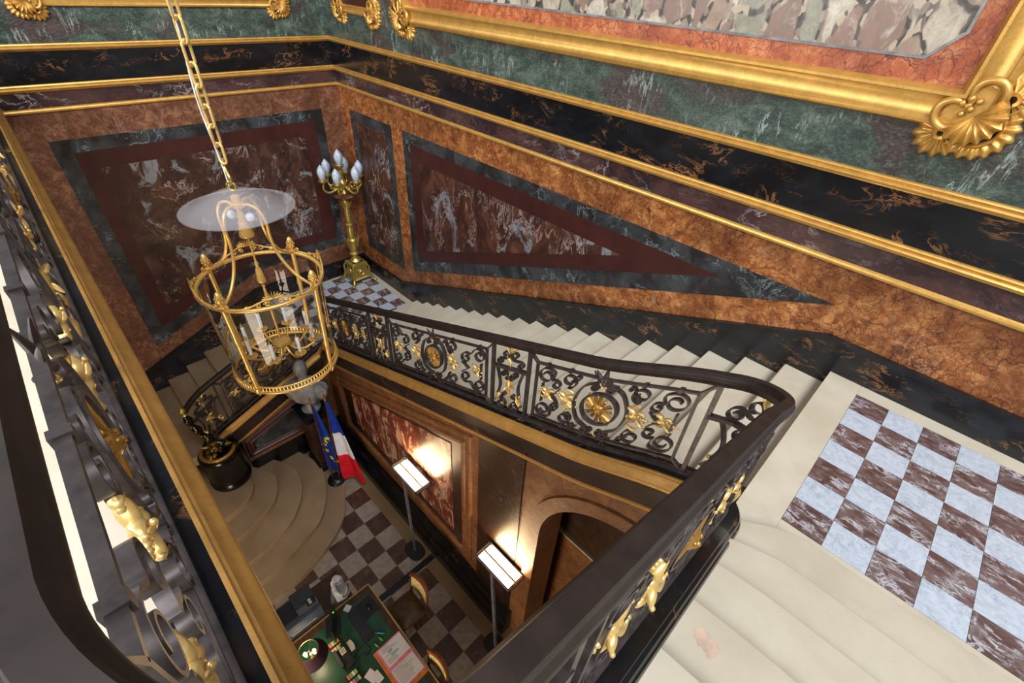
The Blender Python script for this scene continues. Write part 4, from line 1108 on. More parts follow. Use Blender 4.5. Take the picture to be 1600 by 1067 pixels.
for sx in (-1, 1):
    for sy in (-1, 1):
        mb = MB().tube([cb((0.15 * sx, 0.15 * sy, 0.46)), cb((0.20 * sx, 0.20 * sy, 0.36)), cb((0.19 * sx, 0.19 * sy, 0.2)), cb((0.22 * sx, 0.22 * sy, 0.08)), cb((0.27 * sx, 0.27 * sy, 0.035))], [0.03, 0.022, 0.026, 0.035, 0.035], 8)
        mb.ball(cb((0.28 * sx, 0.28 * sy, 0.03)), 0.034, 8, 6, 0.8)
        mb.build('paw_foot', 'brass', can, True, 60)
sh = MB().lathe([(0.10, 0.50), (0.13, 0.52), (0.10, 0.56), (0.075, 0.60), (0.07, 0.64), (0.10, 0.67), (0.105, 0.70), (0.075, 0.73), (0.085, 0.78), (0.115, 0.90), (0.12, 1.02), (0.095, 1.05), (0.085, 1.06), (0.08, 1.30), (0.075, 1.32), (0.085, 1.34), (0.085, 1.38), (0.065, 1.40), (0.062, 1.70), (0.058, 1.72), (0.075, 1.74), (0.06, 1.78), (0.085, 1.86), (0.075, 1.90), (0.06, 1.92), (0.10, 1.97), (0.10, 1.985), (0.001, 1.985)], cb((0, 0, 0)), 20)
sh.build('shaft', 'brass', can, True, 40)
lv = MB()
for k in range(8):
    a = 2 * PI * k / 8; petal(lv, cb((0.10 * math.cos(a), 0.10 * math.sin(a), 0.86)), (0.25 * math.cos(a), 0.25 * math.sin(a), 1), 0.24, 0.024, 0.0)
    petal(lv, cb((0.055 * math.cos(a), 0.055 * math.sin(a), 1.74)), (0.45 * math.cos(a), 0.45 * math.sin(a), 1), 0.17, 0.018, 0.0)
lv.build('leaf_collar', 'brass', can, True, 60)
MB().lathe([(0.001, 1.985), (0.20, 1.985), (0.215, 1.995), (0.215, 2.010), (0.20, 2.02), (0.001, 2.02)], cb((0, 0, 0)), 28).build('plate', 'rose_lit_brocatelle', can, True, 40)
MB().lathe([(0.06, 2.02), (0.08, 2.06), (0.05, 2.12), (0.09, 2.20), (0.10, 2.26), (0.05, 2.32), (0.04, 2.42), (0.05, 2.48), (0.001, 2.50)], cb((0, 0, 0)), 16).build('branch_hub', 'brass', can, True, 45)
def flame_mesh():
    mb = MB(); vs = []; fs = []; n, m = 20, 14
    for j in range(m + 1):
        t = j / m; r = 0.088 * math.sin(PI * min(1, 0.12 + 0.50 * t ** 0.75 + 0.38 * t ** 2.2)) * (1 - 0.12 * t)
        for i in range(n):
            a = 2 * PI * i / n + t * 2.2; k = 1 + 0.10 * math.cos(5 * a) * math.sin(PI * t)
            vs.append((max(0.001, r * k) * math.cos(a), max(0.001, r * k) * math.sin(a), 0.30 * t))
    for j in range(m):
        for i in range(n): fs.append((j * n + i, j * n + (i + 1) % n, (j + 1) * n + (i + 1) % n, (j + 1) * n + i))
    return mb.add(vs, fs).mesh('flame_glass', 'flame_glass', True, 70)
fl = flame_mesh()
def light_cup(x, y, z, parent):
    MB().lathe([(0.001, -0.10), (0.018, -0.09), (0.02, -0.05), (0.045, -0.03), (0.075, 0.0), (0.085, 0.03), (0.08, 0.04), (0.001, 0.035)], cb((x, y, z)), 14).build('cup', 'brass', parent, True, 45)
    place('flame_glass', fl, parent, Matrix.Translation(cb((x, y, z + 0.03))))
light_cup(0, 0, 2.58, can)
for k in range(6):
    a = 2 * PI * k / 6 + 0.35; c_, s_ = math.cos(a), math.sin(a)
    pts = cat([cb((0.06 * c_, 0.06 * s_, 2.20)), cb((0.17 * c_, 0.17 * s_, 2.12)), cb((0.30 * c_, 0.30 * s_, 2.10)), cb((0.38 * c_, 0.38 * s_, 2.18)), cb((0.37 * c_, 0.37 * s_, 2.27))], 6)
    arm = MB().tube(pts, [0.026 - 0.008 * i / (len(pts) - 1) for i in range(len(pts))], 8)
    arm.tube([cb(((0.20 + 0.05 * math.cos(t * 6)) * c_, (0.20 + 0.05 * math.cos(t * 6)) * s_, 2.20 + 0.05 * math.sin(t * 6))) for t in [i / 14 for i in range(15)]], 0.012, 6)
    arm = arm.build('branch', 'brass', can, True, 60)
    light_cup(0.37 * c_, 0.37 * s_, 2.33, arm)

# ---------------------------------------------------------------- newel of the lower flight
NX, NY = 2.44, -4.44
nw = thing('newel_pedestal', (NX, NY, ZL + 5 * RL), 'glossy black drum with a gilt bronze ornament at the foot of the lower railing', 'newel')
z5 = ZL + 5 * RL
MB().lathe([(0.32, z5), (0.33, z5 + 0.02), (0.33, z5 + 0.08), (0.305, z5 + 0.11), (0.295, z5 + 0.16), (0.295, z5 + 0.62), (0.31, z5 + 0.65), (0.325, z5 + 0.68), (0.325, z5 + 0.72), (0.30, z5 + 0.75), (0.001, z5 + 0.755)], (NX, NY, 0), 44).build('drum', 'black_lacquer', nw, True, 40)
zt = z5 + 0.755
MB().tube([(NX + 0.25 * math.cos(a), NY + 0.25 * math.sin(a), zt + 0.02) for a in [-2.4 + 3.6 * i / 30 for i in range(31)]], [0.032 + 0.006 * (i % 2) for i in range(31)], 8).build('gadroon_band', 'old_gilding', nw, True, 60)
mb = MB()
for i in range(60):
    a = random.uniform(0, 6.28); r = random.uniform(0.0, 0.21); z = zt + 0.03 + random.uniform(0, 0.22) * (1 - r / 0.25)
    mb.ball((NX + r * math.cos(a), NY + r * math.sin(a), z), random.uniform(0.025, 0.055), 8, 6, random.uniform(0.7, 1.3))
for k in range(7):
    a = k * 0.9; petal(mb, (NX + 0.05 * math.cos(a), NY + 0.05 * math.sin(a), zt + 0.10), (math.cos(a), math.sin(a), 0.4), 0.20, 0.035, 0.03)
mb.build('bronze_ornament', 'old_bronze', nw, True, 60)
sc_ = [(0.10, 0.22), (0.02, 0.34), (-0.05, 0.50), (-0.10, 0.68), (-0.13, 0.86), (-0.15, 1.02)]
pts = cat([(NX + x * 0.6, NY + x * 1.2, zt - 0.1 + h) for x, h in sc_], 6)
MB().tube(pts, [0.05 + 0.018 * math.sin(i * 0.8) for i in range(len(pts))], 10).build('console_post', 'black_lacquer', nw, True, 50)
mb = MB()
for i in range(6, len(pts) - 4, 4): petal(mb, pts[i], (0.5, -0.6, -0.6), 0.12, 0.028, 0.02); mb.ball((pts[i][0] + 0.05, pts[i][1] - 0.03, pts[i][2]), 0.028)
mb.build('bronze_leaves', 'old_bronze', nw, True, 60)
tp = pts[-1]
MB().lathe([(0.035, 0.0), (0.05, 0.02), (0.03, 0.04), (0.02, 0.06), (0.045, 0.085), (0.055, 0.11), (0.045, 0.14), (0.02, 0.155), (0.022, 0.17), (0.001, 0.185)], tp, 16).build('brass_knob', 'brass', nw, True, 45)

# ---------------------------------------------------------------- pedestal and bust under the landing
BX, BY = 2.70, -2.86
ZP = ZL + RL
pd = thing('bust_pedestal', (BX, BY, ZP), 'dark stone pedestal tucked between the lower walls behind the flags', 'pedestal')
part_box(pd, 'plinth', 'black_marble', BX - 0.25, BX + 0.25, BY - 0.25, BY + 0.25, ZP, ZP + 0.16)
part_box(pd, 'shaft', 'dark_brocatelle', BX - 0.20, BX + 0.20, BY - 0.20, BY + 0.20, ZP + 0.16, 1.03)
mb = MB()
for z0, z1_, w in ((1.03, 1.08, 0.225), (1.08, 1.14, 0.25), (1.14, 1.18, 0.27)): mb.box(BX - w, BX + w, BY - w, BY + w, z0, z1_)
mb.build('cap', 'black_marble', pd)
bu = thing('marble_bust', (BX, BY, 1.18), 'grey marble bust in draped clothing seen through the lantern glass', 'statue')
MB().lathe([(0.16, 0.0), (0.17, 0.03), (0.14, 0.05), (0.09, 0.10), (0.08, 0.16), (0.12, 0.20), (0.13, 0.22), (0.001, 0.23)], (BX, BY, 1.18), 20).build('socle', 'grey_bust_marble', bu, True, 40)
vs = []; fs = []; n = 44
prof = [(0.10, 0.07, 0.20), (0.20, 0.13, 0.24), (0.28, 0.17, 0.32), (0.335, 0.19, 0.42), (0.345, 0.19, 0.52), (0.30, 0.17, 0.60), (0.20, 0.14, 0.67), (0.11, 0.11, 0.71), (0.078, 0.085, 0.75), (0.072, 0.08, 0.80), (0.085, 0.10, 0.845), (0.100, 0.125, 0.90), (0.106, 0.135, 0.96), (0.104, 0.13, 1.02), (0.088, 0.11, 1.08), (0.05, 0.065, 1.12), (0.002, 0.002, 1.135)]
FA = math.radians(-45)
for j, (rx, ry, z) in enumerate(prof):
    if z < 0.70: rx, ry = rx * 1.12, ry * 1.12
    for i in range(n):
        a = 2 * PI * i / n; k = 1.0
        if z < 0.70: k += 0.07 * math.sin(7 * a + z * 9) + 0.045 * math.sin(13 * a - z * 14)
        x, y = rx * k * math.cos(a), ry * k * math.sin(a)
        if 0.84 < z < 1.05:
            f_ = math.exp(-((a - PI * 1.5) / 0.20) ** 2)
            if 0.90 < z < 0.97: y -= 0.035 * f_
            if z > 0.98: y += 0.012 * math.exp(-((abs(a - PI * 1.5) - 0.35) / 0.15) ** 2)
        if z > 0.98 or (z > 0.86 and math.sin(a) > -0.2): k2 = 1 + 0.06 * math.sin(9 * a + z * 40); x *= k2; y *= k2
        xr = x * math.cos(FA + PI / 2) - y * math.sin(FA + PI / 2); yr = x * math.sin(FA + PI / 2) + y * math.cos(FA + PI / 2)
        vs.append((BX + xr, BY + yr, 1.18 + z))
for j in range(len(prof) - 1):
    for i in range(n): fs.append((j * n + i, j * n + (i + 1) % n, (j + 1) * n + (i + 1) % n, (j + 1) * n + i))
MB().add(vs, fs).build('figure', 'grey_bust_marble', bu, True, 70)

# ---------------------------------------------------------------- flags
def flag(label, px, py, lean, top, bottom, bands, ph, wd, amp=0.040):
    t = thing('flag', (px, py, ZP + 0.05), label, 'flag', 'flags on the lobby stand')
    tipx, tipy = px + lean[0], py + lean[1]
    f = lambda z: (lerp(px, tipx, (z - ZP) / (top - ZP)), lerp(py, tipy, (z - ZP) / (top - ZP)))
    MB().tube([(*f(ZP + 0.08), ZP + 0.08), (*f(top - 0.12), top - 0.12)], 0.014, 8).build('pole', 'dark_wood', t, True)
    x, y = f(top - 0.12)
    mb = MB().lathe([(0.018, -0.03), (0.024, -0.01), (0.014, 0.01), (0.020, 0.03), (0.008, 0.045)], (x, y, top - 0.12), 10)
    mb.add([(x - 0.035, y, top - 0.05), (x + 0.035, y, top - 0.05), (x, y - 0.014, top - 0.05), (x, y + 0.014, top - 0.05), (x, y, top + 0.05), (x, y, top - 0.10)], [(0, 2, 4), (2, 1, 4), (1, 3, 4), (3, 0, 4), (2, 0, 5), (1, 2, 5), (3, 1, 5), (0, 3, 5)])
    mb.build('spear_finial', 'old_gilding', t, True, 40)
    # drape: plan zigzag whose width grows downwards
    N = 40; zs = [top - 0.17 - (top - 0.17 - bottom) * i / 24 for i in range(25)]
    def P(i, z, off=0.0):
        q = (top - 0.17 - z) / (top - 0.17 - bottom); u = i / N
        x, y = tipx, tipy; w = wd * (0.10 + 0.90 * q ** 0.85)
        fold = amp * (0.25 + q) * math.sin(u * 2.4 * PI + ph + q * 0.6)
        dx, dy = 0.78, 0.62
        sag = 0.10 * q * u
        return (x + dx * w * (u - 0.12) + dy * (fold + off), y + dy * w * (u - 0.12) - dx * (fold + off), z - sag * (1 if q > 0 else 0))
    for name, mat, q0, q1 in bands:
        k0, k1 = int(q0 * 24), int(q1 * 24)
        rows = [[P(i, zs[k], 0.004) for i in range(N + 1)] for k in range(k0, k1 + 1)] 
        back = [[P(i, zs[k], -0.004) for i in range(N + 1)] for k in range(k0, k1 + 1)]
        mb = MB(); mb.grid(rows); mb.grid(back)
        mb.grid([[r[0] for r in rows], [r[0] for r in back]]); mb.grid([[r[-1] for r in rows], [r[-1] for r in back]]); mb.grid([rows[0], back[0]]); mb.grid([rows[-1], back[-1]])
        mb.build(name, mat, t, True, 60)
    fr = MB()
    for i in range(N): fr.tube([P(i + 0.5, zs[-1]), tuple(a - b for a, b in zip(P(i + 0.5, zs[-1]), (0, 0, 0.025)))], 0.006, 4)
    fo_ = fr.build('gold_fringe', 'old_gilding', t); fo_['kind'] = 'stuff'
    return t, P
st = thing('flag_stand', (3.29, -2.965, ZP), 'dark round stand holding two flags on the lowest step', 'stand')
MB().lathe([(0.165, 0.0), (0.17, 0.02), (0.155, 0.05), (0.10, 0.07), (0.08, 0.10), (0.001, 0.105)], (3.29, -2.965, ZP), 28).build('foot', 'black_plastic', st, True, 40)

flag('French tricolour flag, blue white and red, hanging from a spear-topped pole', 3.345, -2.93, (0.035, 0.13), 2.00, -0.28, [('blue_band', 'flag_blue', 0, 0.375), ('white_band', 'flag_white', 0.375, 0.69), ('red_band', 'flag_red', 0.69, 1.0)], 0.6, 0.46)
eu, EP = flag('blue European flag with yellow stars hanging left of the tricolour', 3.235, -3.00, (-0.115, 0.03), 1.84, -0.15, [('blue_cloth', 'flag_blue', 0, 1.0)], 2.2, 0.36, 0.016)
def star_mesh():
    vs = []; 
    for y in (-0.004, 0.004):
        for i in range(10):
            r = 0.062 if i % 2 == 0 else 0.025; a = PI / 2 + PI * i / 5; vs.append((r * math.cos(a), y, r * math.sin(a)))
    return MB().add(vs, [tuple(range(10)), tuple(range(19, 9, -1))] + [(i, (i + 1) % 10, 10 + (i + 1) % 10, 10 + i) for i in range(10)]).mesh('star', 'star_yellow')
sm = star_mesh()
for u, q in ((0.50, 0.52), (0.24, 0.59), (0.24, 0.68), (0.50, 0.77), (0.78, 0.46), (0.80, 0.80)):
    z = 1.71 - (1.71 + 0.15) * q
    p = Vector(EP(u * 40, z, 0.012)); pa = Vector(EP(u * 40 - 1, z)); pb = Vector(EP(u * 40 + 1, z)); tg = (pb - pa).normalized(); tg.z = 0; tg.normalize()
    nn = Vector((tg.y, -tg.x, 0))
    place('star', sm, eu, Matrix.Translation(p + nn * 0.004) @ Matrix(((tg.x, -nn.x, 0, 0), (tg.y, -nn.y, 0, 0), (0, 0, 1, 0), (0, 0, 0, 1))))
# ---------------------------------------------------------------- standing lamps by the lobby wall
def standing_lamp(label, hx, hy, bx, by, tubes):
    t = thing('standing_lamp', (bx, by, ZL), label, 'lamp', 'uplighters by the lobby wall')
    n = 40; prof = []
    vs = []; fs = []
    for z, k in ((0.0, 1.0), (0.012, 1.0), (0.02, 0.96)):
        for i in range(n):
            a = 2 * PI * i / n; e = 0.75
            cx = math.copysign(abs(math.cos(a)) ** e, math.cos(a)) * 0.20 * k; cy = math.copysign(abs(math.sin(a)) ** e, math.sin(a)) * 0.15 * k
            vs.append((bx + cx, by + cy, ZL + z))
    for j in range(2):
        for i in range(n): fs.append((j * n + i, j * n + (i + 1) % n, (j + 1) * n + (i + 1) % n, (j + 1) * n + i))
    fs.append(tuple(range(2 * n, 3 * n)))
    MB().add(vs, fs).build('base', 'lamp_base_metal', t, True, 40)
    ztop = 1.46
    mb = MB(); c0 = (bx, by, ZL + 0.02); c1 = (hx, hy - 0.13, ztop - 0.02)
    w = 0.024
    mb.add([(c0[0] - w, c0[1] - 0.015, c0[2]), (c0[0] + w, c0[1] - 0.015, c0[2]), (c0[0] + w, c0[1] + 0.015, c0[2]), (c0[0] - w, c0[1] + 0.015, c0[2]), (c1[0] - w, c1[1] - 0.015, c1[2]), (c1[0] + w, c1[1] - 0.015, c1[2]), (c1[0] + w, c1[1] + 0.015, c1[2]), (c1[0] - w, c1[1] + 0.015, c1[2])],
           [(0, 3, 2, 1), (4, 5, 6, 7), (0, 1, 5, 4), (1, 2, 6, 5), (2, 3, 7, 6), (3, 0, 4, 7)])
    mb.build('post', 'lamp_grey_metal', t)
    # open-topped head
    X0_, X1_, Y0_, Y1_ = hx - 0.335, hx + 0.335, hy - 0.14, hy + 0.14
    mb = MB()
    mb.box(X0_, X1_, Y0_, Y1_, ztop - 0.03, ztop - 0.02)
    for b in ((X0_, X1_, Y0_, Y0_ + 0.012), (X0_, X1_, Y1_ - 0.012, Y1_), (X0_, X0_ + 0.012, Y0_, Y1_), (X1_ - 0.012, X1_, Y0_, Y1_)): mb.box(*b, ztop - 0.03, ztop + 0.035)
    head = mb.build('head', 'lamp_grey_metal', t)
    part_box(head, 'reflector', 'pale_gilding', X0_ + 0.013, X1_ - 0.013, hy - 0.012, hy + 0.012, ztop - 0.02, ztop + 0.028)
    for k in range(tubes):
        y = Y0_ + 0.028 + (0.28 - 0.056) * (k + 0.5) / tubes
        wy = 0.094 / tubes
        MB().box(X0_ + 0.045, X1_ - 0.045, y - wy, y + wy, ztop - 0.012, ztop + 0.018).build('lit_tube', 'lit_tube', head)
    for k in (0, 1):
        part_box(head, 'lamp_holder', 'brass', (X0_ + 0.014, X1_ - 0.044)[k], (X0_ + 0.044, X1_ - 0.014)[k], Y0_ + 0.02, Y1_ - 0.02, ztop - 0.018, ztop + 0.014)
    d = bpy.data.lights.new('lamp_glow', 'AREA'); d.shape = 'RECTANGLE'; d.size = 0.62; d.size_y = 0.22; d.energy = LAMP_W; d.color = (1.0, 0.62, 0.28)
    l = bpy.data.objects.new('lamp_glow', d); col.objects.link(l); l.location = (hx, hy, ztop + 0.04); l.rotation_euler = (PI, 0, 0)
    l.parent = t; l.matrix_parent_inverse = Matrix.Translation((-bx, -by, -ZL))
    return t
LAMP_W = 7.0
standing_lamp('standing office lamp with two lit tubes in front of the red marble panel', 5.335, -2.47, 5.45, -2.64, 4)
standing_lamp('brighter standing office lamp beside the arched opening', 7.32, -2.43, 7.55, -2.62, 5)

# ---------------------------------------------------------------- reception desk and what lies on it
D = ZL + 0.76
DX0, DX1, DY0, DY1 = 5.75, 7.85, -4.98, -3.65
dk = thing('reception_desk', ((DX0 + DX1) / 2, (DY0 + DY1) / 2, ZL), 'large wooden desk with a green leather top and brass edging', 'desk')
part_box(dk, 'top_frame', 'dark_wood', DX0, DX1, DY0, DY1, D - 0.045, D - 0.003)
part_box(dk, 'leather_top', 'green_leather', DX0 + 0.11, DX1 - 0.11, DY0 + 0.11, DY1 - 0.11, D - 0.003, D)
for b in ((DX0, DX1, DY1 - 0.016, DY1 + 0.004), (DX0, DX1, DY0 - 0.004, DY0 + 0.016), (DX0 - 0.004, DX0 + 0.016, DY0, DY1), (DX1 - 0.016, DX1 + 0.004, DY0, DY1)): part_box(dk, 'brass_edge', 'brass', *b, D - 0.045, D + 0.004)
part_box(dk, 'apron', 'dark_wood', DX0 + 0.06, DX1 - 0.06, DY0 + 0.06, DY1 - 0.06, D - 0.17, D - 0.045)
for x in (DX0 + 0.09, DX1 - 0.09):
    for y in (DY0 + 0.09, DY1 - 0.09):
        MB().lathe([(0.022, ZL), (0.026, ZL + 0.03), (0.022, ZL + 0.05), (0.042, D - 0.20), (0.045, D - 0.17)], (x, y, 0), 12).build('leg', 'dark_wood', dk, True, 40)

def chair(label, cx, cy, rz):
    t = thing('side_chair', (cx, cy, ZL), label, 'chair', 'wooden chairs at the desk', rz, local=True)
    # local: back towards +y, front towards -y
    MB().prism([(-0.21, -0.22), (0.21, -0.22), (0.235, -0.10), (0.225, 0.17), (0.19, 0.22), (-0.19, 0.22), (-0.225, 0.17), (-0.235, -0.10)], 'z', 0.385, 0.43).build('seat_rail', 'mahogany', t)
    vs = [[(x * 0.215, y * 0.215, 0.43 + 0.05 * (1 - abs(x) ** 3) * (1 - abs(y) ** 3)) for x in [i / 5 - 1 for i in range(11)]] for y in [i / 5 - 1 for i in range(11)]]
    MB().grid(vs).build('seat', 'brown_leather', t, True, 60)
    def bk(u, h, o): return (u, 0.21 + 0.055 * (1 - (u / 0.23) ** 2) + 0.10 * (h - 0.43) + o, h)
    for sx in (-1, 1):
        MB().tube([(0.19 * sx, -0.19, 0.0), (0.19 * sx, -0.19, 0.40)], [0.016, 0.024], 8).build('leg', 'mahogany', t, True)
        MB().tube([(0.19 * sx, 0.26, 0.0), (0.195 * sx, 0.21, 0.40), bk(0.20 * sx, 0.62, 0.0), bk(0.205 * sx, 0.90, 0.0)], [0.017, 0.022, 0.02, 0.018], 8).build('leg', 'mahogany', t, True)
    def slab(name, mat, u0, u1, h0, h1, th, crest=0.0):
        n = 12; f = [[bk(u0 + (u1 - u0) * i / n, h + (crest * (1 - (2 * i / n - 1) ** 2) if k else 0), -th / 2) for i in range(n + 1)] for k, h in enumerate((h0, h1))]
        b = [[bk(u0 + (u1 - u0) * i / n, h + (crest * (1 - (2 * i / n - 1) ** 2) if k else 0), th / 2) for i in range(n + 1)] for k, h in enumerate((h0, h1))]
        mb = MB(); mb.grid(f); mb.grid(b); mb.grid([f[0], b[0]]); mb.grid([f[1], b[1]]); mb.grid([[f[0][0], f[1][0]], [b[0][0], b[1][0]]]); mb.grid([[f[0][-1], f[1][-1]], [b[0][-1], b[1][-1]]])
        return mb.build(name, mat, t, True, 40)
    slab('crest_rail', 'mahogany', -0.225, 0.225, 0.83, 0.905, 0.04, 0.035)
    slab('lower_rail', 'mahogany', -0.20, 0.20, 0.56, 0.61, 0.034)
    slab('back_pad', 'gold_upholstery', -0.185, 0.185, 0.61, 0.85, 0.05)
    return t
chair('wooden chair with a pale gold padded back beside the desk', 6.34, -3.38, 0.0)
chair('wooden chair half hidden at the lower edge by the pink folder', 7.36, -3.80, 0.0)

# side table with printer and white device
sd = thing('side_table', (5.36, -4.55, ZL), 'small brown wooden table under the printer', 'table')
part_box(sd, 'top', 'dark_wood', 5.22, 5.73, -5.05, -3.90, D - 0.05, D - 0.02)
for x in (5.26, 5.68):
    for y in (-5.0, -3.93): part_box(sd, 'leg', 'dark_wood', x - 0.022, x + 0.022, y - 0.022, y + 0.022, ZL, D - 0.05)
T = D - 0.02
pr = thing('printer', (5.46, -4.60, T), 'black office printer on the side table at the gallery edge', 'printer')
MB().prism([(5.28, T), (5.70, T), (5.70, T + 0.12), (5.64, T + 0.18), (5.28, T + 0.20)], 'y', -4.88, -4.33).build('body', 'slate_plastic', pr)
MB().prism([(5.26, T + 0.20), (5.60, T + 0.185), (5.60, T + 0.24), (5.52, T + 0.27), (5.26, T + 0.27)], 'y', -4.62, -4.33).build('scanner_lid', 'dark_grey_plastic', pr)
MB().prism([(5.30, T + 0.20), (5.58, T + 0.185), (5.56, T + 0.20), (5.32, T + 0.225)], 'y', -4.87, -4.63).build('paper_tray', 'black_plastic', pr)
part_box(pr, 'control_panel', 'black_plastic', 5.47, 5.58, -4.47, -4.35, T + 0.268, T + 0.275)
for k in range(3): part_box(pr, 'button', 'white_plastic', 5.485 + 0.03 * k, 5.50 + 0.03 * k, -4.44, -4.40, T + 0.275, T + 0.279)
part_box(pr, 'slot', 'white_plastic', 5.70, 5.704, -4.80, -4.45, T + 0.085, T + 0.092)
wd = thing('white_device', (5.60, -4.02, T), 'white plastic device with ribbed sides and a round cap beside the monitor', 'device')
for k, (x, y) in enumerate(((5.55, -4.06), (5.60, -4.01), (5.55, -3.97))):
    MB().lathe([(0.050, 0.02), (0.052, 0.03), (0.044, 0.33), (0.038, 0.35), (0.001, 0.352)], (x, y, T), 8).build('rib', 'white_plastic', wd, True, 30)
MB().lathe([(0.055, 0.34), (0.062, 0.36), (0.060, 0.40), (0.045, 0.415), (0.001, 0.418)], (5.56, -4.01, T), 20).build('cap', 'white_plastic', wd, True, 40)
MB().prism([(5.45, -4.12), (5.68, -4.12), (5.71, -4.0), (5.66, -3.91), (5.47, -3.91)], 'z', T, T + 0.022).build('foot', 'white_plastic', wd)
MB().tube(cat([(5.64, -4.0, T + 0.03), (5.72, -4.03, T + 0.10), (5.72, -3.95, T + 0.16), (5.66, -3.90, T + 0.26)], 6), 0.006, 6).build('cable', 'brown_cord', wd, True)

mo = thing('monitor', (5.95, -4.30, D), 'thin black computer monitor seen from above, almost edge-on', 'monitor')
ang = math.atan2(-0.28, 0.60)
MB().obox((5.93, -4.28, D + 0.10), 0.58, 0.028, 0.36, ang).build('screen', 'black_plastic', mo)
MB().obox((5.92, -4.31, D + 0.02), 0.05, 0.035, 0.22, ang).build('stem', 'black_plastic', mo)
MB().obox((5.94, -4.33, D), 0.26, 0.20, 0.016, ang).build('foot', 'black_plastic', mo)
MB().obox((5.985, -4.265, D + 0.455), 0.012, 0.012, 0.006, ang).build('led', 'green_led', mo)

kb = thing('keyboard', (6.19, -4.045, D), 'black keyboard lying on the green desk top', 'keyboard')
MB().obox((6.19, -4.045, D), 0.50, 0.14, 0.016, 0.0).build('body', 'black_plastic', kb)
km = MB().box(-0.0125, 0.0125, -0.009, 0.009, 0, 0.006).mesh('key', 'dark_grey_plastic')
for r in range(5):
    for c in range(16): place('key', km, kb, Matrix.Translation((5.965 + 0.030 * c, -4.095 + 0.025 * r, D + 0.016)))
o = MB().obox((6.045, -3.84, D), 0.28, 0.23, 0.004, 0.05).build('mouse_mat', 'black_plastic'); tag(o, 'black mouse mat near the desk corner', 'mouse mat')
ms = thing('mouse', (6.06, -3.83, D + 0.004), 'black computer mouse on the mat', 'mouse')
MB().lathe([(0.030, 0.0), (0.034, 0.012), (0.028, 0.028), (0.012, 0.036), (0.001, 0.037)], (0, 0, 0), 16).xform(Matrix.Translation((6.06, -3.83, D + 0.004)) @ Matrix.Diagonal((1.6, 1, 1, 1))).build('shell', 'black_plastic', ms, True, 50)
o = MB().obox((5.86, -4.06, D), 0.09, 0.09, 0.012, 0.5).build('note_block', 'paper'); tag(o, 'small white note block at the desk end', 'note block')

of = thing('orange_folder', (6.97, -3.88, D), 'orange cardboard folder underneath the pink one', 'folder')
MB().obox((6.97, -3.885, D), 0.68, 0.43, 0.006, 0.02).build('cover', 'orange_card', of)
MB().obox((6.97, -3.885, D + 0.006), 0.66, 0.41, 0.004, 0.02).build('flap', 'orange_card', of)
pf = thing('pink_folder', (6.93, -3.86, D + 0.01), 'open pink folder with printed sheets on the desk', 'folder')
MB().obox((6.94, -3.865, D + 0.010), 0.62, 0.38, 0.005, 0.03).build('cover', 'pink_card', pf)
for sx, nm in ((-0.155, 0), (0.165, 1)):
    sheet = MB().obox((6.94 + sx, -3.862, D + 0.015), 0.27, 0.345, 0.003, 0.03).build('printed_sheet', 'paper', pf)
    for k in range(13):
        L = random.uniform(0.12, 0.27) if nm else random.uniform(0.08, 0.25)
        m_ = 'cyan_ink' if (not nm and k in (4, 5, 7, 8)) else 'ink_grey'
        MB().obox((6.94 + sx - 0.11 + 0.018 * k, -3.862 - 0.155 + L / 2 + (0.16 if m_ == 'cyan_ink' else 0.02) * (0 if nm else 0.3), D + 0.018), 0.010 if m_ == 'cyan_ink' else 0.004, L * (0.6 if m_ == 'cyan_ink' else 1), 0.0006, 0.03).build('text_line', m_, sheet)

def marker(label, x, y, mat, rz, L=0.08):
    t = thing('highlighter', (x, y, D), label, 'marker', 'highlighters on the desk')
    m = Matrix.Translation((x, y, D + 0.009)) @ Matrix.Rotation(rz, 4, 'Z') @ Matrix.Rotation(PI / 2, 4, 'Y')
    MB().lathe([(0.009, -L / 2), (0.0095, 0.0), (0.0095, L / 2 - 0.015), (0.005, L / 2 - 0.012), (0.004, L / 2)], (0, 0, 0), 10).xform(m).build('barrel', mat, t, True, 40)
    MB().lathe([(0.0105, -L / 2 - 0.022), (0.0105, -L / 2 + 0.004)], (0, 0, 0), 10).xform(m).build('cap', 'black_plastic', t, True, 40)
marker('blue highlighter lying above the green ones', 6.475, -3.885, 'blue_marker', 0.75, 0.11)
marker('green highlighter just below the blue one', 6.54, -3.925, 'green_marker', 0.2)
marker('thin green highlighter nearest the folder corner', 6.572, -4.01, 'green_marker', 0.1, 0.07)

ph = thing('desk_phone', (6.38, -4.405, D), 'black desk phone with a small greenish display', 'telephone')
MB().prism([(-4.48, D), (-4.33, D), (-4.33, D + 0.05), (-4.48, D + 0.025)], 'x', 6.23, 6.56).build('base', 'black_plastic', ph)
MB().prism([(-4.50, D + 0.03), (-4.455, D + 0.035), (-4.455, D + 0.065), (-4.50, D + 0.06)], 'x', 6.25, 6.50).build('handset', 'dark_grey_plastic', ph)
o = MB().obox((6.33, -4.385, D + 0.048), 0.085, 0.07, 0.006).build('display_frame', 'wall_plaster', ph); MB().obox((6.33, -4.385, D + 0.054), 0.06, 0.05, 0.002).build('display', 'phone_screen', o)
bm_ = MB().box(-0.008, 0.008, -0.006, 0.006, 0, 0.005).mesh('phone_key', 'dark_grey_plastic')
for r in range(4):
    for c in range(3): place('phone_key', bm_, ph, Matrix.Translation((6.42 + 0.026 * c, -4.43 + 0.022 * r, D + 0.042)))
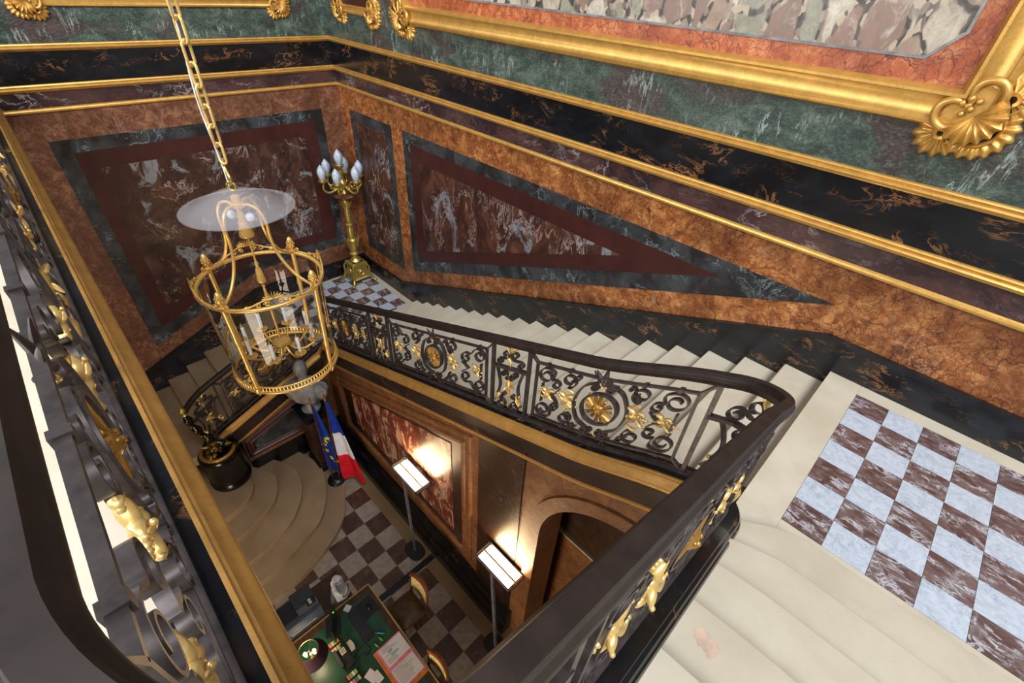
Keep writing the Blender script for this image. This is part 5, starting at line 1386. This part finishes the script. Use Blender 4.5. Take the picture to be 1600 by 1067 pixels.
def tray(label, x, y, rz, mats):
    t = thing('sticky_note_tray', (x, y, D), label, 'desk tray', 'trays of sticky notes')
    MB().obox((x, y, D), 0.17, 0.17, 0.03, rz).build('tray', 'black_plastic', t)
    for k, m_ in enumerate(mats):
        r, c = divmod(k, 4); dx, dy = -0.055 + 0.036 * c, -0.045 + 0.09 * r
        MB().obox((x + dy, y + dx, D + 0.03), 0.06, 0.030, 0.012, rz).build('sticky_notes', m_, t)
tray('black tray of coloured sticky notes next to the lamp shade', 6.195, -4.425, 0.1, ['sticky_orange', 'wall_plaster', 'sticky_green', 'sticky_orange', 'pink_card', 'sticky_yellow', 'wall_plaster', 'sticky_green'])
tray('black tray of coloured sticky notes at the lower frame edge', 6.70, -4.43, 0.1, ['sticky_orange', 'sticky_green', 'paper', 'sticky_green', 'paper', 'sticky_orange', 'blue_marker', 'sticky_yellow'])
o = MB().prism([(6.26, -4.30), (6.41, -4.30), (6.41, -4.24), (6.335, -4.225), (6.26, -4.24)], 'z', D, D + 0.03).build('white_card_box', 'wall_plaster'); tag(o, 'cream folded card standing by the sticky notes', 'card')
cp = thing('paper_slips', (6.86, -4.23, D), 'loose white paper slips left of the pink folder', 'paper')
MB().obox((6.84, -4.25, D), 0.17, 0.12, 0.002, 0.3).build('slip', 'paper', cp); MB().obox((6.90, -4.20, D + 0.002), 0.15, 0.10, 0.002, 0.1).build('slip', 'paper', cp)
o = MB().tube(cat([(6.50, -4.30, D + 0.005), (6.44, -4.22, D + 0.005), (6.46, -4.13, D + 0.005), (6.54, -4.10, D + 0.006), (6.58, -4.16, D + 0.012), (6.52, -4.22, D + 0.006), (6.56, -4.30, D + 0.005)], 7), 0.006, 6).build('phone_cord', 'brown_cord', None, True); tag(o, 'dark cord looped on the green desk top', 'cord')

# desk lamp
SX, SY = 6.19, -4.715
dl = thing('desk_lamp', (SX, SY, D), 'brass desk lamp with an aubergine shade at the gallery edge', 'lamp')
MB().lathe([(0.09, 0.0), (0.095, 0.012), (0.06, 0.02), (0.02, 0.03), (0.012, 0.05), (0.012, 0.12), (0.02, 0.14), (0.028, 0.18), (0.018, 0.22), (0.010, 0.24), (0.010, 0.36), (0.001, 0.365)], (SX, SY, D), 20).build('stem', 'brass', dl, True, 40)
sh = MB().lathe([(0.21, 0.27), (0.125, 0.47), (0.122, 0.47), (0.206, 0.27)], (SX, SY, D), 40); sh.f = sh.f[:-2]
sh.build('shade', 'aubergine_fabric', dl, True, 50)
MB().tube([(SX + 0.124 * math.cos(a), SY + 0.124 * math.sin(a), D + 0.47) for a in [2 * PI * i / 40 for i in range(40)]], 0.005, 6, closed=True).build('shade_ring', 'brass', dl, True)
for k in range(3):
    a = 0.4 + k * 2 * PI / 3
    MB().tube([(SX, SY, D + 0.44), (SX + 0.122 * math.cos(a), SY + 0.122 * math.sin(a), D + 0.468)], 0.004, 6).build('spoke', 'brass', dl, True)
for k in range(2):
    a = 1.2 + k * PI
    MB().lathe([(0.010, 0.0), (0.013, 0.03), (0.012, 0.05), (0.022, 0.07), (0.026, 0.095), (0.018, 0.12), (0.001, 0.13)], (SX + 0.055 * math.cos(a), SY + 0.055 * math.sin(a), D + 0.30), 12).build('bulb', 'lit_bulb', dl, True)
d_ = bpy.data.lights.new('desk_lamp_glow', 'POINT'); d_.energy = 5.0; d_.color = (1.0, 0.80, 0.52); d_.shadow_soft_size = 0.05
l_ = bpy.data.objects.new('desk_lamp_glow', d_); col.objects.link(l_); l_.location = (SX, SY, D + 0.33); l_.parent = dl; l_.matrix_parent_inverse = Matrix.Translation((-SX, -SY, -D))
